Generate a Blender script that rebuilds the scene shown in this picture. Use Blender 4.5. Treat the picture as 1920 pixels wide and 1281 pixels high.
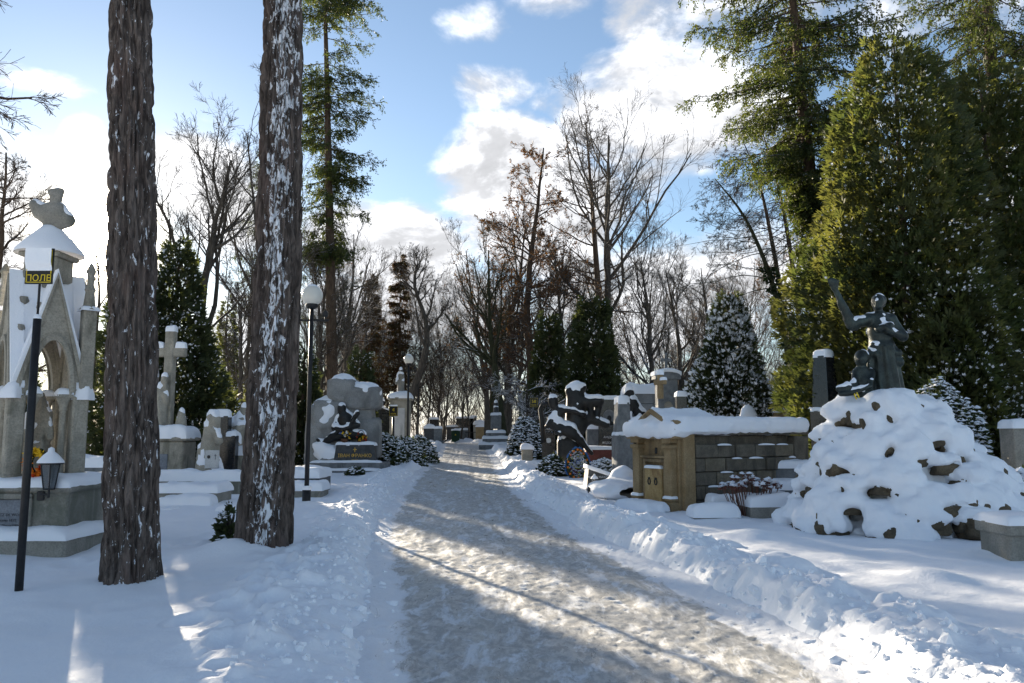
import bpy, math, random
import numpy as np
from mathutils import Vector
R = math.radians
rng = np.random.default_rng(7)
random.seed(7)
for o in list(bpy.data.objects): bpy.data.objects.remove(o, do_unlink=True)
SC = bpy.context.scene
COL = SC.collection

# ------------------------------------------------------------------ camera
CAMZ, F, PITCH = 1.6, 1500.0, 6.54
cam_d = bpy.data.cameras.new('camera'); cam = bpy.data.objects.new('camera', cam_d); COL.objects.link(cam)
cam.location = (0, 0, CAMZ); cam.rotation_euler = (R(90 + PITCH), 0, 0)
cam_d.sensor_width = 36; cam_d.lens = 36 * F / 1920; cam_d.clip_end = 3000; cam_d.clip_start = .05
SC.camera = cam
# ------------------------------------------------------------------ light
SUN_AZ, SUN_EL = -27.6, 12.3          # azimuth from +Y towards +X, degrees
sun_dir = Vector((math.sin(R(SUN_AZ)) * math.cos(R(SUN_EL)), math.cos(R(SUN_AZ)) * math.cos(R(SUN_EL)), math.sin(R(SUN_EL))))
sl = bpy.data.lights.new('sun', 'SUN'); sl.energy = 5.0; sl.angle = R(.53); sl.color = (1, .86, .66)
so = bpy.data.objects.new('sun', sl); COL.objects.link(so)
so.rotation_euler = (-sun_dir).to_track_quat('-Z', 'Y').to_euler(); so.location = (-30, 50, 30)
SC.view_settings.view_transform = 'Standard'; SC.view_settings.look = 'None'
SC.view_settings.exposure = 1.8; SC.view_settings.gamma = 1; SC.view_settings.use_curve_mapping = False
SKY_STRENGTH = .1

W = bpy.data.worlds.new('World'); SC.world = W; W.use_nodes = True
def pix_dir(px, py):
    a, b = (px - 960) / F, (640.5 - py) / F
    c, s = math.cos(R(PITCH)), math.sin(R(PITCH))
    v = Vector((a, c - b * s, b * c + s)); v.normalize(); return v
def build_world():
    nt = W.node_tree; N = nt.nodes; L = nt.links
    for n in list(N): N.remove(n)
    out = N.new('ShaderNodeOutputWorld'); bg = N.new('ShaderNodeBackground'); bg.inputs[1].default_value = SKY_STRENGTH
    L.new(bg.outputs[0], out.inputs[0])
    sky = N.new('ShaderNodeTexSky'); sky.sky_type = 'NISHITA'; sky.sun_disc = False
    sky.sun_elevation = R(SUN_EL); sky.sun_rotation = R(SUN_AZ); sky.altitude = 300; sky.air_density = 1.0; sky.dust_density = .15; sky.ozone_density = 2.2
    tc = N.new('ShaderNodeTexCoord'); D = tc.outputs['Generated']
    def vm(op, a, b=None):
        n = N.new('ShaderNodeVectorMath'); n.operation = op
        for i, v in ((0, a), (1, b)):
            if v is None: continue
            if hasattr(v, 'links'): L.new(v, n.inputs[i])
            else: n.inputs[i].default_value = v
        return n.outputs['Value'] if op in ('LENGTH', 'DOT_PRODUCT', 'DISTANCE') else n.outputs[0]
    def mt(op, a, b=None, clamp=False):
        n = N.new('ShaderNodeMath'); n.operation = op; n.use_clamp = clamp
        for i, v in ((0, a), (1, b)):
            if v is None: continue
            if hasattr(v, 'links'): L.new(v, n.inputs[i])
            else: n.inputs[i].default_value = v
        return n.outputs[0]
    def mr(v, a, b, c, d, sm=True):
        n = N.new('ShaderNodeMapRange'); n.interpolation_type = 'SMOOTHSTEP' if sm else 'LINEAR'; n.clamp = True
        L.new(v, n.inputs[0])
        for i, q in enumerate((a, b, c, d)): n.inputs[i + 1].default_value = q
        return n.outputs[0]
    def noise(vec, sc, det, rough=.55, dist=0):
        n = N.new('ShaderNodeTexNoise'); L.new(vec, n.inputs['Vector'])
        n.inputs['Scale'].default_value = sc; n.inputs['Detail'].default_value = det; n.inputs['Roughness'].default_value = rough; n.inputs['Distortion'].default_value = dist
        return n.outputs['Fac']
    # the clouds: soft cores around cloud directions, edges broken by noise
    blobs = [(960, 335, .085, .075, 1.15), (1020, 420, .11, .07, 1.1), (740, 470, .10, .055, 1), (650, 440, .07, .05, .9), (800, 580, .16, .06, 1),
             (350, 310, .06, .055, 1), (165, 275, .03, .035, .9), (0, 410, .08, .05, 1.0), (120, 500, .1, .045, 1.), (410, 390, .08, .06, .9),
             (1310, 140, .09, .06, .75), (1380, 200, .09, .06, .75), (930, 170, .07, .03, .6), (1060, 195, .07, .025, .55), (890, 45, .05, .025, .42), (1040, 5, .06, .02, .42),
             (1250, 560, .22, .08, .95), (1700, 60, .15, .1, .6), (60, 150, .1, .02, .62), (-300, 350, .25, .1, 1), (2300, 350, .3, .12, .9)]
    tot = None
    for px, py, rx, rz, w in blobs:
        c = pix_dir(px, py)
        d = vm('LENGTH', vm('MULTIPLY', vm('SUBTRACT', D, tuple(c)), (1 / rx, .6 / rx, 1 / rz)))
        m = mt('MULTIPLY', mr(d, .2, 1.75, 1.12, 0), w)
        tot = m if tot is None else mt('MAXIMUM', tot, m)
    st = vm('MULTIPLY', D, (1, 1, 1.7))
    f1 = noise(st, 5.5, 9, .6, .25); f2 = noise(vm('ADD', st, (5.2, 1.3, .7)), 2.3, 4, .5); f3 = noise(st, 11, 7, .6, .3)
    wide = mr(f2, .5, .64, 0, .75)                      # scattered cloud all round the sky
    tot = mt('MAXIMUM', tot, wide)
    q = mt('ADD', tot, mt('MULTIPLY', mt('SUBTRACT', f1, .5), 1.7))
    cl = mr(q, .42, .86, 0, 1)
    cl = mt('MULTIPLY', cl, mr(tot, .02, .25, 0, 1))
    zz = N.new('ShaderNodeSeparateXYZ'); L.new(D, zz.inputs[0])
    cl = mt('MAXIMUM', cl, mr(zz.outputs[2], -.02, .13, .8, 0))          # veil of cloud low on the horizon
    # brightness of the air close round the sun
    dt = vm('DOT_PRODUCT', D, tuple(sun_dir))
    a1 = mt('POWER', mt('MAXIMUM', dt, 0), 1600); a2 = mt('POWER', mt('MAXIMUM', dt, 0), 90)
    glow = mt('ADD', mt('MULTIPLY', a1, 160), mt('MULTIPLY', a2, .7))
    so = vm('ADD', st, tuple(Vector((sun_dir[0], 0, .9)) * .035)); fs = noise(so, 5.5, 9, .6, .25)      # denser towards the sun = shaded side
    lit = mr(mt('SUBTRACT', f1, fs), -.07, .09, .6, 1.12); thick = mr(q, .75, 1.6, 1.05, .8)
    shade = mt('ADD', mt('MULTIPLY', mt('MULTIPLY', lit, thick), mr(f3, .3, .7, .85, 1.05)), mt('MULTIPLY', a2, .3))
    cc = N.new('ShaderNodeMix'); cc.data_type = 'RGBA'; cc.blend_type = 'MULTIPLY'; cc.inputs[0].default_value = 1
    cc.inputs[6].default_value = (3.8, 3.85, 4.0, 1); L.new(shade, cc.inputs[7])
    hs = N.new('ShaderNodeHueSaturation'); L.new(sky.outputs[0], hs.inputs['Color']); hs.inputs['Saturation'].default_value = .92; hs.inputs['Value'].default_value = .57
    mx = N.new('ShaderNodeMix'); mx.data_type = 'RGBA'; L.new(cl, mx.inputs[0]); L.new(hs.outputs[0], mx.inputs[6]); L.new(cc.outputs[2], mx.inputs[7])
    ad = N.new('ShaderNodeMix'); ad.data_type = 'RGBA'; ad.blend_type = 'ADD'; ad.inputs[0].default_value = 1
    L.new(mx.outputs[2], ad.inputs[6])
    gc = N.new('ShaderNodeMix'); gc.data_type = 'RGBA'; gc.blend_type = 'MULTIPLY'; gc.inputs[0].default_value = 1
    gc.inputs[6].default_value = (1, .86, .62, 1); L.new(glow, gc.inputs[7]); L.new(gc.outputs[2], ad.inputs[7])
    L.new(ad.outputs[2], bg.inputs[0])
build_world()

# ------------------------------------------------------------------ helpers
def lerp(a, b, t): return a + (b - a) * t
def sstep(a, b, x):
    t = np.clip((x - a) / (b - a), 0, 1); return t * t * (3 - 2 * t)
def softp(x, k): return np.logaddexp(0, np.asarray(x, float) / k) * k
def hash3(i, j, k, s=0):
    n = (i.astype(np.int64) * 374761393 + j.astype(np.int64) * 668265263 + k.astype(np.int64) * 2147483647 + s * 1274126177) & 0xffffffff
    n = ((n ^ (n >> 13)) * 1274126177) & 0xffffffff
    n = ((n ^ (n >> 16)) * 2246822519) & 0xffffffff
    return ((n ^ (n >> 15)) & 0xffffff) / float(0xffffff)
def vnoise(P, s=0):
    P = np.asarray(P, float); I = np.floor(P).astype(np.int64); f = P - I; f = f * f * (3 - 2 * f)
    x, y, z = I[..., 0], I[..., 1], I[..., 2]; r = 0
    for a in (0, 1):
        for b in (0, 1):
            for c in (0, 1):
                w = (f[..., 0] if a else 1 - f[..., 0]) * (f[..., 1] if b else 1 - f[..., 1]) * (f[..., 2] if c else 1 - f[..., 2])
                r = r + w * hash3(x + a, y + b, z + c, s)
    return r
def fbm(P, oct=4, s=0, g=.5):
    P = np.asarray(P, float); a, r, t = 1., 0, 0
    for k in range(oct):
        r = r + a * vnoise(P * 2 ** k + 17.3 * k, s + k); t += a; a *= g
    return r / t
def xyz(x, y, z=0): return np.stack([x, y, np.zeros_like(x) + z], -1)
def nrm(v): return v / np.maximum(np.linalg.norm(v, axis=-1, keepdims=True), 1e-9)

class MB:
    """collects vertices and faces; build() links them as one mesh object"""
    def __init__(s): s.V = []; s.F = []; s.n = 0
    def add(s, V, F, m=0):
        V = np.asarray(V, float).reshape(-1, 3); F = np.asarray(F, np.int64)
        if len(F) == 0: return s
        s.V.append(V); s.F.append((F + s.n, m)); s.n += len(V); return s
    def box(s, c, d, bev=.01, rz=0, m=0, tap=1.0):
        hx, hy, hz = [q / 2 for q in d]; b = min(bev, hx * .9, hy * .9, hz * .9); V = []; ix = {}
        for sx in (-1, 1):
            for sy in (-1, 1):
                for sz in (-1, 1):
                    t = tap if sz > 0 else 1
                    for a in range(3):
                        p = [hx - b, hy - b, hz - b]; p[a] += b
                        ix[(sx, sy, sz, a)] = len(V); V.append((sx * p[0] * t, sy * p[1] * t, sz * p[2]))
        Fq, Ft = [], []
        for a in range(3):
            u, w = [(1, 2), (2, 0), (0, 1)][a]
            for sg in (-1, 1):
                q = []
                for su, sw in ((-1, -1), (1, -1), (1, 1), (-1, 1)):
                    k = [0, 0, 0]; k[a] = sg; k[u] = su; k[w] = sw; q.append(ix[(*k, a)])
                Fq.append(q if sg > 0 else q[::-1])
            for su in (-1, 1):
                for sw in (-1, 1):
                    k0 = [0, 0, 0]; k1 = [0, 0, 0]; k0[a] = -1; k1[a] = 1
                    for k in (k0, k1): k[u] = su; k[w] = sw
                    q = [ix[(*k0, u)], ix[(*k1, u)], ix[(*k1, w)], ix[(*k0, w)]]
                    Fq.append(q if su * sw < 0 else q[::-1])
        for sx in (-1, 1):
            for sy in (-1, 1):
                for sz in (-1, 1):
                    q = [ix[(sx, sy, sz, a)] for a in range(3)]
                    Ft.append(q if sx * sy * sz > 0 else q[::-1])
        V = np.array(V); ca, sa = math.cos(rz), math.sin(rz)
        V = np.stack([V[:, 0] * ca - V[:, 1] * sa, V[:, 0] * sa + V[:, 1] * ca, V[:, 2]], -1) + np.array(c)
        n0 = s.n; s.add(V, Fq, m); s.F.append((np.array(Ft) + n0, m)); return s
    def tubes(s, P, Rr, sides=5, m=0, cap=True):
        P = np.asarray(P, float); Rr = np.asarray(Rr, float)
        if P.ndim == 2: P = P[None]; Rr = Rr[None]
        B, N, _ = P.shape
        if B == 0: return s
        T = nrm(np.gradient(P, axis=1)); ref = np.where(np.abs(T[:, :1, 2:3]) > .8, np.array([1., .1, 0]), np.array([0, .1, 1.]))
        A = nrm(np.cross(T, np.broadcast_to(ref, T.shape))); Bn = np.cross(T, A)
        th = np.arange(sides) * 2 * np.pi / sides
        V = P[:, :, None] + Rr[:, :, None, None] * (np.cos(th)[None, None, :, None] * A[:, :, None] + np.sin(th)[None, None, :, None] * Bn[:, :, None])
        b, i, k = np.meshgrid(np.arange(B), np.arange(N - 1), np.arange(sides), indexing='ij'); k2 = (k + 1) % sides
        f = np.stack([(b * N + i) * sides + k, (b * N + i) * sides + k2, (b * N + i + 1) * sides + k2, (b * N + i + 1) * sides + k], -1).reshape(-1, 4)
        n0 = s.n; s.add(V, f, m)
        if cap and sides >= 4:
            bb = np.arange(B) * N * sides
            for e in (0, N - 1):
                q = bb[:, None] + e * sides + np.arange(sides)[None]
                s.F.append(((q[:, ::-1] if e == 0 else q) + n0, m))
        return s
    def cyl(s, a, b, r0, r1=None, sides=12, m=0): return s.tubes(np.array([a, lerp(np.array(a, float), np.array(b, float), .5), b], float), np.array([r0, (r0 + (r1 or r0)) / 2, r1 or r0]), sides, m)
    def lathe(s, prof, c=(0, 0, 0), sides=20, m=0):
        pr = np.array(prof, float); th = np.arange(sides) * 2 * np.pi / sides
        V = np.stack([pr[:, None, 0] * np.cos(th), pr[:, None, 0] * np.sin(th), np.repeat(pr[:, 1:2], sides, 1)], -1) + np.array(c)
        i, k = np.meshgrid(np.arange(len(pr) - 1), np.arange(sides), indexing='ij'); k2 = (k + 1) % sides
        return s.add(V, np.stack([i * sides + k, i * sides + k2, (i + 1) * sides + k2, (i + 1) * sides + k], -1).reshape(-1, 4), m)
    def prism(s, poly, y0, y1, m=0):
        """polygon (x, z) counter-clockwise, extruded from y0 to y1"""
        n = len(poly); V = [(x, y0, z) for x, z in poly] + [(x, y1, z) for x, z in poly]; n0 = s.n
        s.add(V, [[i, (i + 1) % n, n + (i + 1) % n, n + i] for i in range(n)], m)
        s.F.append((np.array([list(range(n))]) + n0, m)); s.F.append((np.array([list(range(2 * n - 1, n - 1, -1))]) + n0, m)); return s
    def band(s, inner, outer, y0, y1, m=0):
        """solid between two matched (x, z) curves, thickness y0..y1"""
        n = len(inner); V = []
        for y in (y0, y1):
            V += [(x, y, z) for x, z in inner] + [(x, y, z) for x, z in outer]
        Fq = []
        for i in range(n - 1):
            Fq += [[i, i + 1, n + i + 1, n + i], [2 * n + i, 3 * n + i, 3 * n + i + 1, 2 * n + i + 1], [i, 2 * n + i, 2 * n + i + 1, i + 1], [n + i, n + i + 1, 3 * n + i + 1, 3 * n + i]]
        for e in (0, n - 1): Fq.append([e, n + e, 3 * n + e, 2 * n + e])
        return s.add(V, Fq, m)
    def pillow(s, c, d, t, rz=0, m=0, seed=0, p=12, rough=.4, nx=None, ny=None):
        """a bed of snow lying on a flat top: c centre of its underside, d = (x, y) size, t thickness"""
        nx = nx or int(min(60, max(9, d[0] / .05))); ny = ny or int(min(60, max(9, d[1] / .05)))
        u = np.sin(np.linspace(-1, 1, nx) * np.pi / 2); v = np.sin(np.linspace(-1, 1, ny) * np.pi / 2)
        U, Vv = np.meshgrid(u, v, indexing='ij')
        h = t * np.sqrt(np.clip(1 - np.abs(U) ** p, 0, 1) * np.clip(1 - np.abs(Vv) ** p, 0, 1))
        X, Y = U * d[0] / 2, Vv * d[1] / 2
        h = h * (1 + rough * 2 * (fbm(xyz(X * 3 + c[0] * 7, Y * 3 + c[1] * 5, seed), 3) - .5))
        wob = .35 * t * (fbm(xyz(X * 6 + c[0], Y * 6, seed + 9), 2) - .5)
        X = X + np.where(np.abs(U) > .8, wob, 0); Y = Y + np.where(np.abs(Vv) > .8, wob, 0)
        Z = h - .004 - .22 * t * (np.maximum(np.abs(U), np.abs(Vv)) > .999)
        ca, sa = math.cos(rz), math.sin(rz)
        P = np.stack([X * ca - Y * sa + c[0], X * sa + Y * ca + c[1], Z + c[2]], -1)
        i, j = np.meshgrid(np.arange(nx - 1), np.arange(ny - 1), indexing='ij')
        return s.add(P, np.stack([i * ny + j, (i + 1) * ny + j, (i + 1) * ny + j + 1, i * ny + j + 1], -1).reshape(-1, 4), m)
    def sdf(s, f, lo, hi, h, m=0):
        V, Fq = surface_nets(f, lo, hi, h); return s.add(V, Fq, m)
    def build(s, name, mats, parent=None, smooth=False, loc=None, rz=0):
        me = bpy.data.meshes.new(name); V = np.concatenate(s.V) if s.V else np.zeros((0, 3))
        me.vertices.add(len(V)); me.vertices.foreach_set('co', V.astype(np.float32).ravel())
        tot = np.concatenate([np.full(len(f), f.shape[1]) for f, _ in s.F]); idx = np.concatenate([f.ravel() for f, _ in s.F])
        me.loops.add(len(idx)); me.loops.foreach_set('vertex_index', idx.astype(np.int32))
        me.polygons.add(len(tot)); me.polygons.foreach_set('loop_start', np.concatenate([[0], np.cumsum(tot)[:-1]]).astype(np.int32)); 
        mi = np.concatenate([np.full(len(f), q) for f, q in s.F]); me.polygons.foreach_set('material_index', mi.astype(np.int32))
        me.polygons.foreach_set('use_smooth', np.full(len(tot), bool(smooth)))
        me.update(calc_edges=True)
        for q in (mats if isinstance(mats, (list, tuple)) else [mats]): me.materials.append(q)
        o = bpy.data.objects.new(name, me); COL.objects.link(o); o.parent = parent
        if loc is not None: o.location = loc
        o.rotation_euler.z = rz
        return o

def surface_nets(f, lo, hi, h):
    ax = [np.arange(lo[i], hi[i] + h, h) for i in range(3)]
    G = np.stack(np.meshgrid(*ax, indexing='ij'), -1); D = f(G); n = D.shape
    ins = D < 0; c = [m - 1 for m in n]
    acc = np.zeros((*c, 3)); cnt = np.zeros(c)
    sl_ = lambda o: tuple(slice(o[i], o[i] + c[i]) for i in range(3))
    for a in range(3):
        u, w = (a + 1) % 3, (a + 2) % 3
        for su in (0, 1):
            for sw in (0, 1):
                o0 = [0, 0, 0]; o0[u] = su; o0[w] = sw; o1 = list(o0); o1[a] = 1
                d0, d1 = D[sl_(o0)], D[sl_(o1)]; x = (d0 < 0) != (d1 < 0)
                t = np.where(x, d0 / np.where(d0 == d1, 1, d0 - d1), 0)
                p = np.zeros((*c, 3)); p[..., a] = t; p[..., u] = su; p[..., w] = sw
                acc += np.where(x[..., None], p, 0); cnt += x
    act = cnt > 0; idx = np.full(c, -1); idx[act] = np.arange(act.sum())
    ci = np.argwhere(act); V = (ci + acc[act] / cnt[act][:, None]) * h + np.array(lo)
    Fs = []
    for a in range(3):
        u, w = (a + 1) % 3, (a + 2) % 3
        s0 = [slice(1, c[i]) for i in range(3)]; s1 = [slice(1, c[i]) for i in range(3)]
        s0[a] = slice(0, c[a]); s1[a] = slice(1, c[a] + 1)
        A, B = ins[tuple(s0)], ins[tuple(s1)]
        e = np.argwhere(A != B)
        if len(e) == 0: continue
        base = e.copy(); 
        for i in range(3):
            if i != a: base[:, i] += 1
        def g(du, dw):
            q = base.copy(); q[:, u] += du; q[:, w] += dw; return idx[q[:, 0], q[:, 1], q[:, 2]]
        q = np.stack([g(-1, -1), g(0, -1), g(0, 0), g(-1, 0)], -1); fl = ~A[tuple(e.T)]
        q[fl] = q[fl][:, ::-1]; Fs.append(q)
    return V, np.concatenate(Fs) if Fs else np.zeros((0, 4), int)

def cone_d(P, a, b, ra, rb):
    a = np.array(a, float); b = np.array(b, float); ba = b - a; t = np.clip(((P - a) @ ba) / max(ba @ ba, 1e-9), 0, 1)
    return np.linalg.norm(P - a - t[..., None] * ba, axis=-1) - (ra + (rb - ra) * t)
def body_sdf(parts, k=.03):
    """smooth union of tapered limbs (a, b, ra, rb) and ellipsoids (c, (rx, ry, rz))"""
    def f(P):
        grid = P.ndim == 4
        if grid:
            ax = [P[:, 0, 0, 0], P[0, :, 0, 1], P[0, 0, :, 2]]; acc = np.zeros(P.shape[:3]); mg = 12 * k + .02
        else: acc = np.zeros(P.shape[:-1])
        for q in parts:
            a_ = np.array(q[0], float); e = len(q) == 2; b_ = a_ if e else np.array(q[1], float); rr = np.array(q[1], float) if e else np.full(3, max(q[2], q[3]))
            S = Ellipsis
            if grid:
                lo_, hi_ = np.minimum(a_, b_) - rr - mg * rr / rr.min(), np.maximum(a_, b_) + rr + mg * rr / rr.min()
                S = tuple(slice(*np.searchsorted(ax[i], (lo_[i], hi_[i]))) for i in range(3))
                if any(s_.stop <= s_.start for s_ in S): continue
            Q = P[S]
            d = (np.linalg.norm((Q - a_) / rr, axis=-1) - 1) * rr.min() if e else cone_d(Q, *q)
            acc[S] += np.exp(-np.clip(d, -.4, 3) / k)
        return -k * np.log(np.maximum(acc, 1e-30))
    return f
def snow_sdf(f, t, shrink=.012, sc=7., amp=.05, seed=0):
    """snow that has settled on whatever faces up on f"""
    up = np.array([0, 0, t])
    return lambda P: f(P - up) + shrink + amp * (fbm(P * sc + seed, 2) - .42)

def empty(name, loc, rz=0):
    o = bpy.data.objects.new(name, None); COL.objects.link(o); o.location = loc; o.rotation_euler.z = rz; o.empty_display_size = .2; return o
def tag(o, label, cat, group=None, kind=None):
    o['label'] = label; o['category'] = cat
    if group: o['group'] = group
    if kind: o['kind'] = kind
    return o
def thing(name, label, cat, loc, rz=0, group=None): return tag(empty(name, loc, rz), label, cat, group)
def struct(o): o['kind'] = 'structure'; return o
KIDS = {}
def copy_tree(o, loc=None, rz=None, sc=None, label=None, parent=None):
    c = o.copy(); COL.objects.link(c); c.parent = parent
    if loc is not None: c.location = loc
    if rz is not None: c.rotation_euler.z = rz
    if sc is not None: c.scale = sc
    if label: c['label'] = label
    for ch in [q for q in COL.objects if q.parent == o]: copy_tree(ch, parent=c)
    return c

# pixel of the photograph -> direction; distance comes from the ground or from the thing's real size
def ray(px, py):
    a, b = (px - 960) / F, (640.5 - py) / F; c, s = math.cos(R(PITCH)), math.sin(R(PITCH)); return a, c - b * s, b * c + s
def zb(y): return .022 * softp(np.asarray(y, float) - 14, 2.5) - .034 * softp(np.asarray(y, float) - 57, 4) + .012 * softp(np.asarray(y, float) - 140, 12)
def gp(px, py, dz=.1):
    a, f, u = ray(px, py); Y = 10.
    for _ in range(60): Y = .5 * Y + .5 * f * (zb(Y) + dz - CAMZ) / u if u < 0 else 60
    return a / f * Y, Y
def X(px, Y, py=760): a, f, u = ray(px, py); return a / f * Y
def Z(py, Y): a, f, u = ray(960, py); return CAMZ + u / f * Y
def G0(y): return float(zb(y)) + .1

# ------------------------------------------------------------------ materials
class NT:
    def __init__(s, name):
        s.m = bpy.data.materials.new(name); s.m.use_nodes = True; t = s.m.node_tree; s.N = t.nodes; s.L = t.links
        s.b = s.N['Principled BSDF']; s.out = s.N['Material Output']
        s.tc = s.N.new('ShaderNodeTexCoord'); s.geo = s.N.new('ShaderNodeNewGeometry')
    def put(s, v, sock):
        if hasattr(v, 'links'): s.L.new(v, sock)
        else: sock.default_value = v
    def noise(s, sc, det=4, rough=.55, vec=None, dist=0, scale3=None):
        n = s.N.new('ShaderNodeTexNoise'); n.inputs['Scale'].default_value = sc; n.inputs['Detail'].default_value = det; n.inputs['Roughness'].default_value = rough; n.inputs['Distortion'].default_value = dist
        v = vec or s.tc.outputs['Object']
        if scale3: v = s.vm('MULTIPLY', v, scale3)
        s.L.new(v, n.inputs['Vector']); return n.outputs['Fac']
    def vm(s, op, a, b):
        n = s.N.new('ShaderNodeVectorMath'); n.operation = op; s.put(a, n.inputs[0]); s.put(b, n.inputs[1]); return n.outputs[0]
    def mt(s, op, a, b=0.):
        n = s.N.new('ShaderNodeMath'); n.operation = op; s.put(a, n.inputs[0]); s.put(b, n.inputs[1]); return n.outputs[0]
    def mr(s, v, a, b, c=0., d=1.):
        n = s.N.new('ShaderNodeMapRange'); n.interpolation_type = 'SMOOTHSTEP'; s.L.new(v, n.inputs[0])
        for i, q in enumerate((a, b, c, d)): n.inputs[i + 1].default_value = q
        return n.outputs[0]
    def mix(s, f, a, b, blend='MIX'):
        n = s.N.new('ShaderNodeMix'); n.data_type = 'RGBA'; n.blend_type = blend
        s.put(f, n.inputs[0])
        for v, k in ((a, 6), (b, 7)): s.put(v if hasattr(v, 'links') else (*v, 1), n.inputs[k])
        return n.outputs[2]
    def bump(s, h, st, dist=.02):
        n = s.N.new('ShaderNodeBump'); n.inputs['Strength'].default_value = st; n.inputs['Distance'].default_value = dist; s.L.new(h, n.inputs['Height']); return n.outputs[0]
    def nz(s):
        n = s.N.new('ShaderNodeSeparateXYZ'); s.L.new(s.geo.outputs['Normal'], n.inputs[0]); return n.outputs
    def fin(s, col, rough=.8, nor=None, spec=.3, metal=0):
        s.put(col if hasattr(col, 'links') else (*col, 1), s.b.inputs['Base Color']); s.put(rough, s.b.inputs['Roughness'])
        s.b.inputs['Specular IOR Level'].default_value = spec; s.b.inputs['Metallic'].default_value = metal
        if nor: s.L.new(nor, s.b.inputs['Normal'])
        return s.m
SNOWC = (.86, .88, .92)
def mat_snow(name, bump=.35, sc=30):
    t = NT(name); P = t.geo.outputs['Position']
    n = t.noise(sc, 5, .6, P); n2 = t.noise(3.5, 4, .5, P)
    c = t.mix(n2, (.83, .855, .91), (.9, .91, .93))
    return t.fin(c, .75, t.bump(t.mt('ADD', n, t.mt('MULTIPLY', n2, 1.5)), bump, .02), .25)
def mat_stone(name, c1, c2, sc=3., bump=.4, rough=.85, stain=None, snow=None, spec=.3, metal=0, fine=45, streak=None):
    """stone or metal: two tones by noise, grains, optional stains with a shape of their own, optional clinging snow"""
    t = NT(name); n = t.noise(sc, 6, .6); f = t.noise(fine, 4, .6); c = t.mix(t.mr(n, .32, .68), c1, c2)
    c = t.mix(t.mt('MULTIPLY', t.mr(f, .35, .75), .55), c, tuple(q * .55 for q in c1))
    if stain:
        s_ = t.noise(sc * .7, 5, .65, None, .6, (1, 1, .35)); c = t.mix(t.mr(s_, .52, .68, 0, .85), c, stain)
    nor = t.bump(t.mt('ADD', f, t.mt('MULTIPLY', n, 2.)), bump, .012)
    if snow:
        k = t.noise(snow[1], 5, .65); up = t.nz()[2]
        m = t.mr(t.mt('ADD', t.mt('MULTIPLY', up, snow[2]), k), snow[0], snow[0] + .05); c = t.mix(m, c, SNOWC)
        r = t.mt('ADD', t.mt('MULTIPLY', m, .8 - rough), rough)
    else: r = rough
    return t.fin(c, r, nor, spec, metal)
def mat_leaf(name, c1, c2, trans=.35, sc=2.2):
    t = NT(name); n = t.noise(sc, 3, .6); f = t.noise(19, 2); c = t.mix(t.mr(n, .35, .65), c1, c2); c = t.mix(t.mr(f, .35, .7, 0, .6), c, tuple(q * .5 for q in c1))
    t.fin(c, .6, None, .25)
    tr = t.N.new('ShaderNodeBsdfTranslucent'); t.L.new(t.mix(1., c, (1.6, 1.5, .7), 'MULTIPLY'), tr.inputs[0])
    mx = t.N.new('ShaderNodeMixShader'); mx.inputs[0].default_value = trans
    t.L.new(t.b.outputs[0], mx.inputs[1]); t.L.new(tr.outputs[0], mx.inputs[2]); t.L.new(mx.outputs[0], t.out.inputs[0]); return t.m
def mat_bark(name, c1, c2, snow=1.3, side=None, thr=.62, red=None):
    t = NT(name); P = t.tc.outputs['Object']
    n = t.noise(15, 7, .72, None, .5, (1, 1, .2)); f = t.noise(40, 4, .6, None, 0, (1, 1, .4)); c = t.mix(t.mr(n, .36, .66), c1, c2)
    c = t.mix(t.mr(t.noise(2.2, 3, .6, None, 0, (1, 1, .5)), .5, .7, 0, .6), c, red or c2)
    k = t.noise(15, 6, .7, None, .9, (1, 1, .4))
    o = t.nz()
    if side and side[0] == 'streak':     # wind-packed snow: one ragged vertical streak down the trunk
        sp = t.N.new('ShaderNodeSeparateXYZ'); t.L.new(P, sp.inputs[0]); u = t.mt('SUBTRACT', sp.outputs[0], t.mt('ADD', t.mt('MULTIPLY', sp.outputs[2], side[1]), side[2]))
        wv = t.mt('MULTIPLY', t.mt('SUBTRACT', t.noise(2.2, 4, .65), .5), .5); band = t.mr(t.mt('ABSOLUTE', t.mt('ADD', u, wv)), .02, side[3], side[4], 0)
        band = t.mt('MULTIPLY', band, t.mr(sp.outputs[1], -.05, .05, 1, .3)); m = t.mr(t.mt('ADD', k, band), thr, thr + .03)
    elif side:     # wind-packed snow sticks in the bark on one side of the trunk
        a = t.mt('ADD', t.mt('MULTIPLY', o[0], side[0]), t.mt('MULTIPLY', o[1], side[1]))
        m = t.mr(t.mt('ADD', k, t.mt('MULTIPLY', t.mr(a, .72, 1.), side[2])), thr, thr + .035)
    else: m = t.mr(t.mt('ADD', t.mt('MULTIPLY', o[2], .5), k), snow, snow + .06)
    c = t.mix(m, c, SNOWC)
    return t.fin(c, .9, t.bump(t.mt('ADD', n, t.mt('MULTIPLY', f, .4)), .9, .04), .15)
SNOW = mat_snow('snow'); CAP = mat_snow('snow_cap', .3, 40)
LIME = mat_stone('weathered_limestone', (.27, .25, .205), (.42, .385, .315), 3.2, .6, .9, (.14, .132, .1))
LIMED = mat_stone('weathered_limestone_base', (.22, .21, .18), (.33, .31, .27), 2.5, .5, .9, (.12, .125, .1), (1.25, 9, .35))
SAND = mat_stone('brown_sandstone', (.25, .17, .085), (.34, .25, .14), 3, .4, .9, (.12, .085, .05))
BLOCK = mat_stone('dark_wet_stone', (.1, .088, .068), (.17, .15, .115), 5, .7, .85, (.06, .055, .045), (.98, 8, .3))
BLOCK2 = mat_stone('brown_wet_stone', (.14, .12, .085), (.22, .19, .14), 5, .8, .85, (.08, .07, .05), (.98, 8, .3))
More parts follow.
